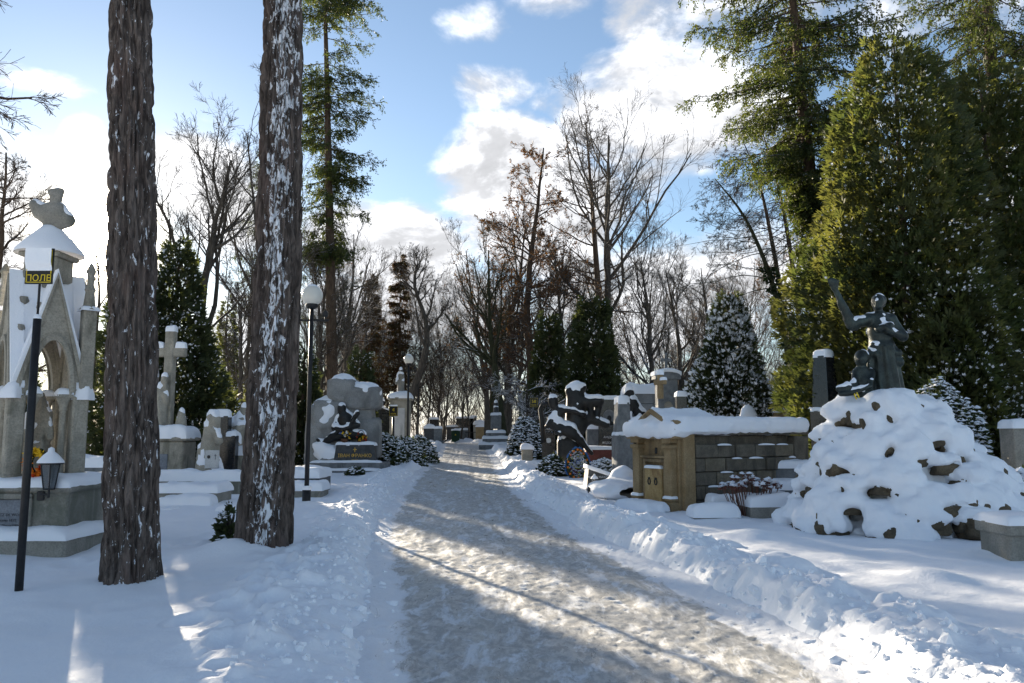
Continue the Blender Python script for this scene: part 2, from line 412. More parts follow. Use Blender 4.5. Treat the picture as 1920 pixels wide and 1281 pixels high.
GREY = mat_stone('grey_granite', (.14, .15, .155), (.23, .24, .245), 6, .3, .7, (.09, .1, .1), (1.12, 12, .35), fine=110)
GREYP = mat_stone('grey_boulder_stone', (.2, .2, .195), (.34, .34, .33), 1.6, .7, .88, (.12, .12, .115))
BLACK = mat_stone('polished_black_granite', (.012, .013, .015), (.022, .023, .026), 9, .05, .18, None, (1.18, 16, .2), .5, fine=140)
DARK = mat_stone('dark_granite', (.04, .042, .045), (.075, .078, .08), 7, .2, .5, None, (1.1, 14, .35), fine=120)
PLAQ = mat_stone('grey_slate_plaque', (.15, .165, .19), (.22, .235, .26), 5, .2, .6, None, None)
WHITEST = mat_stone('pale_marble', (.5, .5, .49), (.62, .61, .59), 3, .3, .7, (.3, .3, .28))
BRONZE = mat_stone('patinated_bronze', (.022, .026, .024), (.055, .07, .062), 4, .35, .45, (.07, .1, .085), (1.22, 9, .45), .5, .55)
BRONZED = mat_stone('dark_bronze', (.012, .012, .012), (.03, .03, .03), 4, .3, .5, None, (1.16, 8, .45), .5, .4)
ROCK = mat_stone('brown_rock', (.08, .062, .04), (.16, .125, .08), 4, .9, .9, (.05, .042, .03), (.98, 7, .55))
REDST = mat_stone('red_granite', (.12, .03, .02), (.18, .05, .035), 6, .2, .5)
IRON = mat_stone('black_painted_metal', (.012, .012, .013), (.022, .022, .024), 6, .1, .45)
RUST = mat_stone('brown_painted_iron', (.08, .035, .02), (.13, .06, .03), 6, .3, .8)
SIGNB = mat_stone('black_sign_plate', (.012, .013, .012), (.02, .02, .018), 6, .05, .4)
def plain(name, c, rough=.6, emit=0):
    t = NT(name); n = t.noise(12, 3); m = t.fin(t.mix(n, tuple(q * .85 for q in c), c), rough)
    return m
YEL = plain('yellow_paint', (.75, .55, .03)); GOLD = plain('gold_leaf', (.7, .42, .06), .35); WHT = plain('white_lettering', (.72, .72, .72)); INK = plain('cut_lettering', (.05, .05, .06))
def mat_globe():
    t = NT('frosted_lamp_glass'); n = t.noise(6, 4); t.fin(t.mix(n, (.62, .6, .54), (.75, .73, .66)), .3, None, .5); t.b.inputs['Subsurface Weight'].default_value = .25
    t.b.inputs['Subsurface Radius'].default_value = (.1, .1, .1); return t.m
GLOBE = mat_globe()
def mat_glass():
    t = NT('lantern_glass'); t.fin((.25, .28, .3), .12, None, .6); t.b.inputs['Transmission Weight'].default_value = .65; return t.m
GLASS = mat_glass()

# ------------------------------------------------------------------ ground, road, snow banks
RY = np.array([-30, 0, 3, 5.37, 6.79, 8.61, 12.92, 18.1, 24.1, 32, 41, 58, 75, 110])
RL = np.array([-.7, -.55, -.65, -.82, -1.08, -1.38, -2.07, -2.63, -2.98, -3.25, -3.63, -4.9, -12, -40])
RRt = np.array([2.4, 2.5, 2.45, 2.36, 2.2, 1.9, 1.04, .48, -.08, -.53, -1.0, -1.95, -8.4, -36])
def smooth_interp(y, xs):
    y = np.asarray(y, float); return sum(np.interp(y + d, RY, xs) for d in (-1.2, -.6, 0, .6, 1.2)) / 5
def edges(y):
    w = .12 * (fbm(xyz(np.asarray(y, float) * 1.1, np.zeros_like(np.asarray(y, float))), 3, 5) - .5) * 2
    return smooth_interp(y, RL) + w, smooth_interp(y, RRt) - .6 * w
# clods and heaps on the ploughed banks
clods = []
def clod_rows():
    r = np.random.default_rng(3)
    for side in (-1, 1):
        y = 2.0
        while y < 56:
            st = .05 + .004 * y; y += st * r.uniform(.4, 1.3)
            w = r.uniform(0, 1) ** 1.1 * (1.25 if side < 0 else 1.05); rad = (.75 if side < 0 else 1.) * r.choice([.045, .07, .1, .17, .24], p=[.42, .32, .18, .06, .02]) * (1 + .012 * y)
            clods.append((side, y, w + .05, rad))
    for y, w, rad in ((9.2, 1.3, .3), (8.0, 1.1, .22), (6.6, 1.0, .3), (10.8, 1.35, .2), (5.6, 1.15, .3), (12.2, 1.2, .22)):
        clods.append((1, y, w, rad))
clod_rows()
C_side = np.array([c[0] for c in clods]); C_y = np.array([c[1] for c in clods]); C_w = np.array([c[2] for c in clods]); C_r = np.array([c[3] for c in clods])
_l, _r = edges(C_y); C_x = np.where(C_side < 0, _l - C_w, _r + C_w)
drifts = [(-3.85, 8.3, .8, .06), (-3.45, 10.05, .85, .22), (-4.57, 7.6, .4, .04), (6.3, 10.1, .55, .42), (6.9, 10.35, .7, .28), (-4.1, 16.2, .5, .12), (3.4, 11.6, .7, .12), (4.4, 8.6, .6, .1), (5.0, 6.5, .7, .12)]
prints = [(-1.9 - .17 * (i % 2) - .04 * i, 5.6 + .37 * i, .15, .075) for i in range(14)] + [(-2.6 + .22 * (i % 2), 6.6 + .42 * i, .16, .05) for i in range(9)] + [(-5.0 + .1 * i, 9.4 + .5 * i, .2, .05) for i in range(7)]
def bank_h(x, y):
    """height of the snow above the road level"""
    l, r = edges(y); dl, dr = l - x, x - r; h = np.zeros_like(x)
    big = fbm(xyz(x * .9, y * .9), 3, 11); sm = fbm(xyz(x * 5, y * 5), 4, 12); med = fbm(xyz(x * 2.3, y * 2.3), 3, 14)
    field = .10 + .10 * (big - .5) + .05 * (med - .5) + .012 * (sm - .5)
    hr = (.1 + .18 * big) * sstep(0, .34, dr) * (1 - sstep(.45, 1.5, dr)) * (.8 + .4 * med)
    hl = (.05 + .13 * big) * sstep(0, .5, dl) * (1 - sstep(.6, 1.7, dl)) * (.6 + .8 * med)
    on = sstep(-.02, .3, np.maximum(dl, dr))
    h = field * on + np.where(dr > dl, hr, hl) + (.07 * (sm - .5) + .05 * (fbm(xyz(x * 14, y * 14), 2, 13) - .5)) * sstep(0, .1, np.maximum(dl, dr)) * (1 - sstep(.9, 1.8, np.maximum(dl, dr)))
    return np.where(np.maximum(dl, dr) < 0, -.06, h), dl, dr
def add_clods(x, y, h, dl, dr):
    for i in range(len(clods)):
        rr = C_r[i]; m = (np.abs(x - C_x[i]) < rr) & (np.abs(y - C_y[i]) < rr)
        if not m.any(): continue
        d2 = (x[m] - C_x[i]) ** 2 + (y[m] - C_y[i]) ** 2
        b = .75 * rr * np.sqrt(np.clip(1 - d2 / rr ** 2, 0, 1)); edge = sstep(0, .12, np.maximum(dl[m], dr[m]))
        h[m] = h[m] + b * .5 * edge
    return h
def ground_h(x, y):
    h, dl, dr = bank_h(x, y); h = add_clods(x, y, h, dl, dr)
    for cx, cy, rr, a in drifts: h = h + a * np.exp(-((x - cx) ** 2 + (y - cy) ** 2) / (rr * .6) ** 2)
    for cx, cy, rr, a in prints:
        q = np.sqrt(((x - cx) / .8) ** 2 + ((y - cy) / 1.25) ** 2) / rr; h = h - a * np.exp(-q ** 4) + .02 * np.exp(-((q - 1.4) / .3) ** 2)
    h = h + .35 * (fbm(xyz(x * .05, y * .05), 3, 31) - .5) * sstep(20, 60, np.abs(x))
    return zb(y) + h
def spaced(stops):
    out = [stops[0][0]]
    for (a, s0), (b, s1) in zip(stops[:-1], stops[1:]):
        p = a
        while p < b - 1e-6:
            t = (p - a) / (b - a); p += lerp(s0, s1, t); out.append(min(p, b))
    return np.array(sorted(set(np.round(out, 4))))
def grid_mesh(mb, xs, ys, hf, m=0):
    Xg, Yg = np.meshgrid(xs, ys, indexing='ij'); Zg = hf(Xg, Yg); ny = len(ys)
    i, j = np.meshgrid(np.arange(len(xs) - 1), np.arange(ny - 1), indexing='ij')
    f = np.stack([i * ny + j, (i + 1) * ny + j, (i + 1) * ny + j + 1, i * ny + j + 1], -1).reshape(-1, 4)
    return mb.add(np.stack([Xg, Yg, Zg], -1), f, m)
xs = spaced([(-700, 120), (-60, 6), (-16, .5), (-5.5, .08), (-3.6, .038), (.2, .034), (4.2, .036), (7, .12), (16, .5), (60, 6), (700, 120)])
ys = spaced([(-60, 10), (-4, 1), (2.5, .034), (9, .036), (16, .08), (30, .2), (60, .5), (140, 6), (900, 150)])
struct(grid_mesh(MB(), xs, ys, ground_h).build('ground', SNOW, smooth=True))

def mat_road():
    t = NT('icy_road'); P = t.geo.outputs['Position']
    n = t.noise(1.1, 5, .6, P, .3, (1, .25, 1)); g = t.noise(13, 7, .72, P, .5, (1, .5, 1)); f = t.noise(70, 4, .6, P); k = t.noise(4.2, 7, .72, P, .6, (1.2, .38, 1))
    c = t.mix(t.mr(g, .4, .62), (.3, .3, .295), (.52, .51, .485))        # dark ice under grit and packed snow
    c = t.mix(t.mr(n, .5, .72, 0, .6), c, (.5, .47, .39))
    c = t.mix(t.mr(k, .48, .62, 0, .85), c, (.72, .74, .77))
    v = t.N.new('ShaderNodeAttribute'); v.attribute_name = 'edge'
    c = t.mix(t.mr(t.mt('ADD', v.outputs['Fac'], t.mt('MULTIPLY', t.mt('SUBTRACT', k, .5), 1.6)), .4, .75), c, (.8, .82, .86))
    c = t.mix(t.mr(f, .55, .75, 0, .5), c, (.5, .48, .43))
    r = t.mr(k, .35, .6, .26, .6)
    return t.fin(c, r, t.bump(t.mt('ADD', t.mt('MULTIPLY', g, 1.6), t.mt('MULTIPLY', f, .35)), .55, .012), .5)
def build_road():
    ys = spaced([(-30, 3), (2, .03), (10, .035), (20, .08), (60, .3), (110, 1.5)]); us = np.linspace(-.06, 1.06, 110)
    U, Y = np.meshgrid(us, ys, indexing='ij'); l, r = edges(ys); Xg = l[None] + (r - l)[None] * U
    h = .022 * (fbm(xyz(Xg * 4, Y * 1.2), 3, 21) - .5) + .016 * (fbm(xyz(Xg * 24, Y * 9), 3, 22) - .5)
    rg = fbm(xyz(Xg * 22, Y * 12), 2, 24); h = h + .012 * sstep(.55, .8, rg)
    for c in (.27, .36, .62, .71): h = h - .018 * np.exp(-((U - c - .02 * np.sin(Y * .3)) / .035) ** 2)
    h = h + .05 * sstep(.93, 1.03, U) + .05 * sstep(.07, -.03, U)
    V = np.stack([Xg, Y, zb(Y) + h], -1); n = len(ys)
    i, j = np.meshgrid(np.arange(len(us) - 1), np.arange(n - 1), indexing='ij')
    o = MB().add(V, np.stack([i * n + j, (i + 1) * n + j, (i + 1) * n + j + 1, i * n + j + 1], -1).reshape(-1, 4)).build('road', mat_road(), smooth=True)
    a = o.data.attributes.new('edge', 'FLOAT', 'POINT'); e = np.maximum(sstep(.78, 1.0, U), sstep(.16, 0, U)) + .35 * np.exp(-((U - .3) / .05) ** 2) * sstep(.45, .6, fbm(xyz(Xg * 3, Y * .5), 2, 41))
    a.data.foreach_set('value', e.ravel().astype(np.float32))
    struct(o)
build_road()
# loose lumps of snow lying on the banks
def loose_snow():
    r = np.random.default_rng(9); n = 2600; side = r.choice([-1, 1], n); y = 3.5 + 22 * r.random(n) ** 1.6; l, rr = edges(y); w = r.random(n) ** 1.4 * 1.1 - .12
    x = np.where(side < 0, l - w, rr + w); s = r.choice([.012, .02, .03, .05], n, p=[.5, .36, .12, .02]) * (1 + .03 * y)
    z = ground_h(x, y); z = np.maximum(z, zb(y)) + s * .1
    ph = (1 + 5 ** .5) / 2; ico = nrm(np.array([(-1, ph, 0), (1, ph, 0), (-1, -ph, 0), (1, -ph, 0), (0, -1, ph), (0, 1, ph), (0, -1, -ph), (0, 1, -ph), (ph, 0, -1), (ph, 0, 1), (-ph, 0, -1), (-ph, 0, 1)], float))
    fc = np.array([(0, 11, 5), (0, 5, 1), (0, 1, 7), (0, 7, 10), (0, 10, 11), (1, 5, 9), (5, 11, 4), (11, 10, 2), (10, 7, 6), (7, 1, 8), (3, 9, 4), (3, 4, 2), (3, 2, 6), (3, 6, 8), (3, 8, 9), (4, 9, 5), (2, 4, 11), (6, 2, 10), (8, 6, 7), (9, 8, 1)])
    V = np.stack([x, y, z], -1)[:, None] + ico[None] * s[:, None, None] * r.uniform(.6, 1.25, (n, 12, 1))
    o = MB().add(V, (fc[None] + 12 * np.arange(n)[:, None, None]).reshape(-1, 3)).build('loose_snow', SNOW, smooth=False)
    tag(o, 'crumbs and lumps of ploughed snow scattered along both road banks', 'snow', kind='stuff')
loose_snow()

# ------------------------------------------------------------------ trees
BARKP = mat_bark('pine_bark', (.045, .036, .032), (.19, .155, .135), side=(.5, -.85, .05), thr=.64, red=(.15, .105, .09))
BARKS = mat_bark('snow_plastered_pine_bark', (.042, .034, .03), (.18, .145, .125), side=('streak', .006, .07, .3, .19), thr=.69, red=(.145, .1, .086))
BARK = mat_bark('grey_bark', (.05, .043, .036), (.11, .095, .078), snow=.86)
BARKL = mat_bark('larch_bark', (.05, .036, .026), (.11, .078, .056), snow=.93)
BARKI = mat_bark('ivy_green_bark', (.03, .032, .018), (.06, .062, .035), snow=.9)
SPRUCE = mat_leaf('spruce_needles', (.036, .058, .022), (.085, .1, .032), .45)
SPRUCEB = mat_leaf('dry_brown_spruce_needles', (.07, .032, .014), (.045, .045, .02), .35)
THUJA = mat_leaf('thuja_sprays', (.056, .078, .034), (.11, .115, .048), .48, .9)
THUJAD = mat_leaf('dark_thuja_sprays', (.045, .062, .032), (.075, .09, .042), .4, 1.3)
BOX = mat_leaf('evergreen_shrub_leaves', (.04, .06, .027), (.07, .088, .036), .35)
BROWN = mat_leaf('withered_brown_leaves', (.1, .05, .022), (.14, .07, .028), .4)
IVY = mat_leaf('ivy_leaves', (.014, .03, .012), (.03, .05, .018), .3)
FSNOW = mat_snow('foliage_snow', .1, 30)

def rot_about(v, k, a):
    return v * np.cos(a)[..., None] + np.cross(k, v) * np.sin(a)[..., None] + k * (np.sum(k * v, -1) * (1 - np.cos(a)))[..., None]
def kids(P, Rr, n, t0, t1, ang, ln, lr, trop, wob, N=4, r=None, az=None, rr=.55, flat=0):
    """n child branches on every polyline of P (B, M, 3); returns (B*n, N, 3) and radii"""
    B, M, _ = P.shape; t = r.uniform(t0, t1, (B, n)); t.sort(axis=1); f = t * (M - 1); i = np.clip(f.astype(int), 0, M - 2); w = (f - i)[..., None]
    b = np.arange(B)[:, None]; base = P[b, i] * (1 - w) + P[b, i + 1] * w; T = nrm(P[b, i + 1] - P[b, i]); rad = Rr[b, i] * (1 - w[..., 0]) + Rr[b, i + 1] * w[..., 0]
    q = nrm(np.cross(T, r.normal(size=T.shape) * np.array([1, 1, 1 - flat]) + (np.array([0, 0, flat * 4]) if flat else 0)))
    if flat: q = np.where((np.arange(n) % 2 == 0)[None, :, None], q, -q)
    d = nrm(T * np.cos(ang) + q * np.sin(ang) * 1.0 + 0 * T) if np.isscalar(ang) else nrm(T * np.cos(r.uniform(*ang, (B, n)))[..., None] + q * np.sin(r.uniform(*ang, (B, n)))[..., None])
    plen = np.linalg.norm(np.diff(P, axis=1), axis=-1).sum(1)[:, None]
    L = plen * ln * (1 - lr * t) * r.uniform(.7, 1.25, (B, n)) if ln > 0 else -ln * r.uniform(.6, 1.3, (B, n))
    out = np.zeros((B, n, N, 3)); out[:, :, 0] = base
    for k in range(1, N):
        d = nrm(d + r.normal(size=d.shape) * wob + np.array([0, 0, trop])); out[:, :, k] = out[:, :, k - 1] + d * (L / (N - 1))[..., None]
    R0 = np.minimum(rad * rr, L * .035 + .004); R_ = R0[..., None] * np.linspace(1, .3, N)
    return out.reshape(-1, N, 3), R_.reshape(-1, N)
def trunk_line(pts, n=14, wob=.0, r=None):
    pts = np.array(pts, float); t = np.linspace(0, 1, len(pts)); s = np.linspace(0, 1, n)
    P = np.stack([np.interp(s, t, pts[:, k]) for k in range(3)], -1)
    for _ in range(2): P[1:-1] = (P[:-2] + 2 * P[1:-1] + P[2:]) / 4
    if wob: P[1:] += np.cumsum(r.normal(size=(n - 1, 3)) * wob * np.array([1, 1, 0]), 0)
    return P
def twig_fan(mb, P, r, per, size, wid, m, drop=0.):
    """flat leaf tufts along polylines: short pointed blades on both sides"""
    B, N, _ = P.shape; t = np.tile(np.linspace(.08, 1, per), (B, 1)) * (N - 1) * .999; i = t.astype(int); w = (t - i)[..., None]; b = np.arange(B)[:, None]
    base = P[b, i] * (1 - w) + P[b, i + 1] * w; T = nrm(P[b, i + 1] - P[b, i]); s = np.where(np.arange(per) % 2 == 0, 1., -1.)[None, :, None]
    S = nrm(np.cross(T, r.normal(size=T.shape) * .6 + np.array([0, 0, 1.]))) * s
    d = nrm(T * .8 + S + np.array([0, 0, -drop]) + r.normal(size=T.shape) * .25) * size * r.uniform(.6, 1.3, (B, per, 1)); q = nrm(np.cross(d, r.normal(size=T.shape))) * wid
    V = np.stack([base - q * .4, base + d * .5 + q, base + d, base + d * .5 - q], 2).reshape(-1, 3)
    return mb.add(V, np.arange(len(V)).reshape(-1, 4), m)
def bare_tree(name, H, r0, seed, label=None, cat='tree', group=None, loc=(0, 0, 0), spread=.55, trunk=None, leaves=0, t0=.35, limbs=13, mat=None, trop=.12, fine=6, ang=(.45, .95), lim_len=.5, leafmat=None, wob=.05, rthin=1.):
    r = np.random.default_rng(seed); root = empty(name, loc)
    T = trunk_line(trunk or [(0, 0, -.3), (r.normal() * .02 * H, r.normal() * .02 * H, H * .5), (r.normal() * .04 * H, r.normal() * .04 * H, H)], 16, .004 * H if not trunk else 0, r)[None]
    tr = (r0 * (1 - .88 * np.linspace(0, 1, 16)) * (1 + .5 * np.exp(-np.linspace(0, 1, 16) * 22)))[None]
    l1, q1 = kids(T, tr, limbs, t0, .97, ang, lim_len, .62, trop, .14, 8, r, rr=.6); q1 = q1 * rthin
    l2, q2 = kids(l1, q1, 7, .2, .98, (.4, .9), spread, .45, trop * .8, .16, 6, r)
    l3, q3 = kids(l2, q2, 6, .15, 1, (.4, .9), .5, .4, trop * .6, .18, 4, r)
    mb = MB().tubes(T, tr, 10); mb.build('trunk', mat or BARK, root, True)
    c = MB(); c.tubes(l1, q1, 6).tubes(l2, q2, 4, cap=False).tubes(l3, np.maximum(q3, .006), 3)
    if fine:
        l4, q4 = kids(l3, q3, fine, .1, 1, (.35, .9), .6, .3, trop * .4, .2, 3, r); c.tubes(l4, np.maximum(q4, .0045), 3)
    c.build('crown', mat or BARK, root, True)
    if leaves:
        sel = l3[r.random(len(l3)) < leaves]; twig_fan(f := MB(), sel, r, 8, .11, .036, 0, .5); f.build('withered_foliage', leafmat or BROWN, root)
    if label: tag(root, label, cat, group)
    return root
def conifer(name, H, r0, L0, seed, label=None, group=None, loc=(0, 0, 0), base=.25, nb=90, trunk=None, droop=.18, prof=None, mat=None, bark=None, snow=.12, sub=13, tw=.34, dens=9, thin=1., hang=.5, needle=.085, nw=.024):
    r = np.random.default_rng(seed); root = empty(name, loc)
    T = trunk_line(trunk or [(0, 0, -.3), (0, 0, H * .5), (0, 0, H)], 18)
    tr = r0 * (1 - .94 * np.linspace(0, 1, 18)) * (1 + .35 * np.exp(-np.linspace(0, 1, 18) * 25))
    MB().tubes(T[None], tr[None], 12).build('trunk', bark or BARKL, root, True)
    t = np.sort(base + (1 - base) * r.random(nb) ** .9 * .99); az = r.random(nb) * 2 * np.pi; f = t * 17; i = np.clip(f.astype(int), 0, 16); w = (f - i)[:, None]
    P0 = T[i] * (1 - w) + T[i + 1] * w
    q = (t - base) / (1 - base); ln = L0 * (prof(q) if prof else (1 - q) ** .8 * .93 + .07) * r.uniform(.55, 1.15, nb)
    N = 7; P = np.zeros((nb, N, 3)); P[:, 0] = P0; d = np.stack([np.cos(az), np.sin(az), .12 - droop * 1.6 * (1 - q)], -1)
    for k in range(1, N):
        d = nrm(d + np.stack([0 * az, 0 * az, np.full(nb, -droop * .35 + (.22 if k > 3 else 0))], -1) + r.normal(size=d.shape) * .05); P[:, k] = P[:, k - 1] + d * (ln / (N - 1))[:, None]
    Rb = np.minimum(.03, .012 + .007 * ln)[:, None] * np.linspace(1, .3, N)
    l2, q2 = kids(P, Rb, sub, .12, 1, (.7, 1.2), -tw, .5, -hang * .25, .12, 4, r, flat=.9)
    # branchlets shorten towards the tip
    l3, q3 = kids(l2, q2, 3, .2, 1, (.5, 1.0), -tw * .6, .4, -hang * .6, .15, 3, r)
    c = MB(); c.tubes(P, Rb, 4, cap=False).tubes(l2, np.maximum(q2, .004), 3)
    c.build('branches', bark or BARKL, root, True)
    g = MB(); keep = r.random(len(l3)) < thin
    twig_fan(g, l2[r.random(len(l2)) < thin], r, dens, needle, nw, 0, .25); twig_fan(g, l3[keep], r, dens - 2, needle, nw, 0, .35)
    if snow:
        s = l2[r.random(len(l2)) < snow]; snow_bits(g, s[:, 1:3].mean(1), r, .06, 1)
    g.build('crown', [mat or SPRUCE, FSNOW], root)
    if label: tag(root, label, 'tree', group)
    return root
def snow_bits(mb, C, r, s, m):
    n = len(C)
    if n == 0: return
    a = r.random((n, 1)) * 6.28 + np.array([[0, 1.25, 2.5, 3.8, 5.0]]); rad = s * r.uniform(.5, 1.4, (n, 5)); 
    ring = np.stack([np.cos(a) * rad, np.sin(a) * rad, r.uniform(-.35, .05, (n, 5)) * s], -1) + C[:, None]; top = C + np.array([0, 0, .45 * s])
    V = np.concatenate([ring, top[:, None]], 1).reshape(-1, 3); b = np.arange(n)[:, None, None] * 6
    mb.add(V, (b + np.array([[0, 1, 5], [1, 2, 5], [2, 3, 5], [3, 4, 5], [4, 0, 5]])[None]).reshape(-1, 3), m)
def sprays(mb, C, N, r, size, m=0, wid=.16, nl=6, droop=.2):
    """fan-shaped scale-leaf sprays at C, growing out along N"""
    n = len(C); up = np.array([0, 0, 1.]); D = nrm(N + up * r.uniform(-droop, .7, (n, 1)) + r.normal(size=N.shape) * .35); S = nrm(np.cross(D, r.normal(size=N.shape) + nrm(np.cross(N, up)) * .0)); s = size * r.uniform(.6, 1.35, (n, 1, 1))
    a = np.linspace(-1, 1, nl)[None, :, None]; d = nrm(D[:, None] + S[:, None] * a * .95 + r.normal(size=(n, nl, 3)) * .12) * s * (1 - .35 * np.abs(a)); q = nrm(np.cross(d, np.cross(D, S)[:, None] + r.normal(size=(n, nl, 3)) * .3)) * wid * s
    b0 = C[:, None] + D[:, None] * s * .1 * (1 - np.abs(a)); V = np.stack([b0 - q * .25, b0 + d * .6 + q * .62, b0 + d, b0 + d * .55 - q * .62], 2).reshape(-1, 3)
    mb.add(V, np.arange(len(V)).reshape(-1, 4), m)
def thuja(name, H, W_, seed, label=None, loc=(0, 0, 0), n=4200, mat=None, snow=.2, size=.3, lobes=9, base=.02, power=.7, group=None, trunkr=.16, snows=.07, cat='tree', full=.28, side=1., floor=0., fs=.27):
    """cone of foliage made of upright lobes"""
    r = np.random.default_rng(seed); root = empty(name, loc); rad = W_ / 2
    MB().tubes(trunk_line([(0, 0, -.2), (.03 * H * r.normal() * .3, 0, H * .5), (0, 0, H * .93)], 8)[None], (trunkr * np.linspace(1, .1, 8))[None], 8).build('trunk', BARKL, root, True)
    t = base + (1 - base) * (1 - np.sqrt(1 - r.random(n) * .985)); az = r.random(n) * 2 * np.pi
    ph = r.random(lobes) * 6.28
    lob = sum(np.cos(az * (k + 2) + ph[k] + t * (3 + 2 * k) * (1 if k % 2 else -1)) / (k + 1.5) for k in range(lobes)); lob = lob / 1.25
    pr = (1 - t) ** power * np.minimum(1, .55 + t / full * .45) * rad
    inner = 1 - .55 * r.random(n) ** 2.2; rr = pr * inner * (1 + .3 * lob) + .04; rr *= 1 + .28 * (fbm(np.stack([az * 1.3, t * 14, np.zeros(n)], -1), 3, seed) - .5) * 2
    C = np.stack([np.cos(az) * rr, np.sin(az) * rr * side, t * H + r.normal(size=n) * .05 * H ** .5], -1)
    Nn = nrm(np.stack([np.cos(az), np.sin(az), np.full(n, .25)], -1)); g = MB(); sprays(g, C, Nn, r, size)
    cm = fbm(C * 1.5 + seed, 3, seed + 4); k = (inner > .7) & (r.random(n) < snow * 4.5 * sstep(.47, .66, cm) + snow * .25 + floor)
    Nu = nrm(Nn + np.array([0, 0, .55])); C2 = C[k] + Nn[k] * size * .35 + np.array([0, 0, size * .2]); sprays(g, C2, Nu[k], r, size * fs, 1, .33, 4, .1); snow_bits(g, C2[::4] + Nn[k][::4] * size * .2, r, snows * .42, 1)
    g.build('crown', [mat or THUJA, FSNOW], root)
    if label: tag(root, label, cat, group)
    return root
def shrub(name, d, seed, label, loc, n=2200, mat=None, snow=.55, size=.1, cat='shrub', group=None, snows=.05, rz=0):
    r = np.random.default_rng(seed); root = empty(name, loc, rz); v = nrm(r.normal(size=(n, 3))); v[:, 2] = np.abs(v[:, 2]) * 1.0 - .15
    lump = 1 + .22 * (fbm(v * 2.4 + seed, 3, seed) - .5) * 2; inn = 1 - .4 * r.random(n) ** 2.5
    C = v * np.array(d) / 2 * (lump * inn)[:, None] * np.array([1, 1, 2.]); C[:, 2] = np.maximum(C[:, 2], .03)
    g = MB(); sprays(g, C, nrm(v + .01), r, size, 0, .28, 5)
    k = (inn > .7) & (r.random(n) < snow * np.clip(v[:, 2] * 1.6 + .25, .05, 1)); snow_bits(g, C[k] + v[k] * size * .6 + np.array([0, 0, .015]), r, snows, 1)
    MB().tubes(*[np.array(q) for q in zip(*[([(0, 0, -.1), (np.cos(a) * d[0] * .15, np.sin(a) * d[1] * .15, d[2] * .4), (np.cos(a) * d[0] * .3, np.sin(a) * d[1] * .3, d[2] * .75)], [.03, .02, .008]) for a in np.linspace(0, 6.28, 7)[:-1]])], 5).build('stem', BARK, root, True)
    g.build('foliage', [mat or BOX, FSNOW], root); tag(root, label, cat, group); return root

def big_pine(name, label, loc, r0, lean, mat, seed, H=22.):
    """massive trunk with furrowed bark, crown high above the picture"""
    r = np.random.default_rng(seed); root = thing(name, label, 'tree', loc); na, nz = 150, 620
    z = np.concatenate([np.linspace(-.35, 9.5, nz - 30), np.linspace(9.8, H, 30)]); th = np.linspace(0, 2 * np.pi, na, endpoint=False); Zg, A = np.meshgrid(z, th, indexing='ij')
    rad = r0 * (1 - .028 * Zg) + .16 * r0 * np.exp(-np.maximum(Zg, 0) * 2.4) + .05 * r0 * np.exp(-np.maximum(Zg, 0) * 5) * np.cos(5 * A + seed)
    rad = np.maximum(rad, .06); u = np.stack([np.cos(A) * 2.2, np.sin(A) * 2.2, Zg * .35], -1)
    w = fbm(u * 1.6 + seed, 2, seed); q = np.stack([np.cos(A) * 5.2 + w, np.sin(A) * 5.2, Zg * 2.1 + 1.7 * w], -1)
    rg = 1 - np.abs(2 * vnoise(q * 1.25, seed + 1) - 1); rg2 = 1 - np.abs(2 * vnoise(q * np.array([2.6, 2.6, 2.2]) + 5, seed + 2) - 1)
    rad = rad + .045 * (fbm(u * .6, 2, seed + 5) - .5) * 2 * r0 - .075 * r0 / .34 * (rg ** 3) - .032 * (rg2 ** 2) + .012 * fbm(q * 5, 2, seed + 3)
    cx = lean[0] * Zg + lean[2] * np.sin(Zg * .5); cy = lean[1] * Zg
    V = np.stack([cx + rad * np.cos(A), cy + rad * np.sin(A), Zg], -1); i, j = np.meshgrid(np.arange(nz - 1), np.arange(na), indexing='ij'); j2 = (j + 1) % na
    MB().add(V, np.stack([i * na + j, i * na + j2, (i + 1) * na + j2, (i + 1) * na + j], -1).reshape(-1, 4)).build('trunk', mat, root, True)
    T = np.stack([lean[0] * z + lean[2] * np.sin(z * .5), lean[1] * z, z], -1)[None, -30:]; Tr = np.full((1, 30), r0 * .5)
    l1, q1 = kids(T, Tr, 34, .25, 1, (1., 1.5), -3.2, .4, .04, .12, 7, r, rr=.3); l2, q2 = kids(l1, q1, 9, .3, 1, (.5, 1.1), -.9, .4, .05, .15, 4, r)
    MB().tubes(l1, q1, 5, cap=False).tubes(l2, q2, 3).build('branches', BARKL, root, True)
    twig_fan(g := MB(), l2, r, 14, .16, .02, 0, .1); g.build('crown', SPRUCE, root)
    return root

x, y = gp(245, 1095); big_pine('pine_tree', 'thick dark pine trunk flecked with snow beside the gothic tomb', (x, y, 0), .275, (-.055, .0, .03), BARKP, 3)
x, y = gp(492, 1035); big_pine('pine_tree', 'thick pine trunk with a broad streak of plastered snow beside the lamp post', (x, y, 0), .345, (.006, .0, .05), BARKS, 8)
def P3(px, Y): return (X(px, Y), Y, G0(Y) - .1)
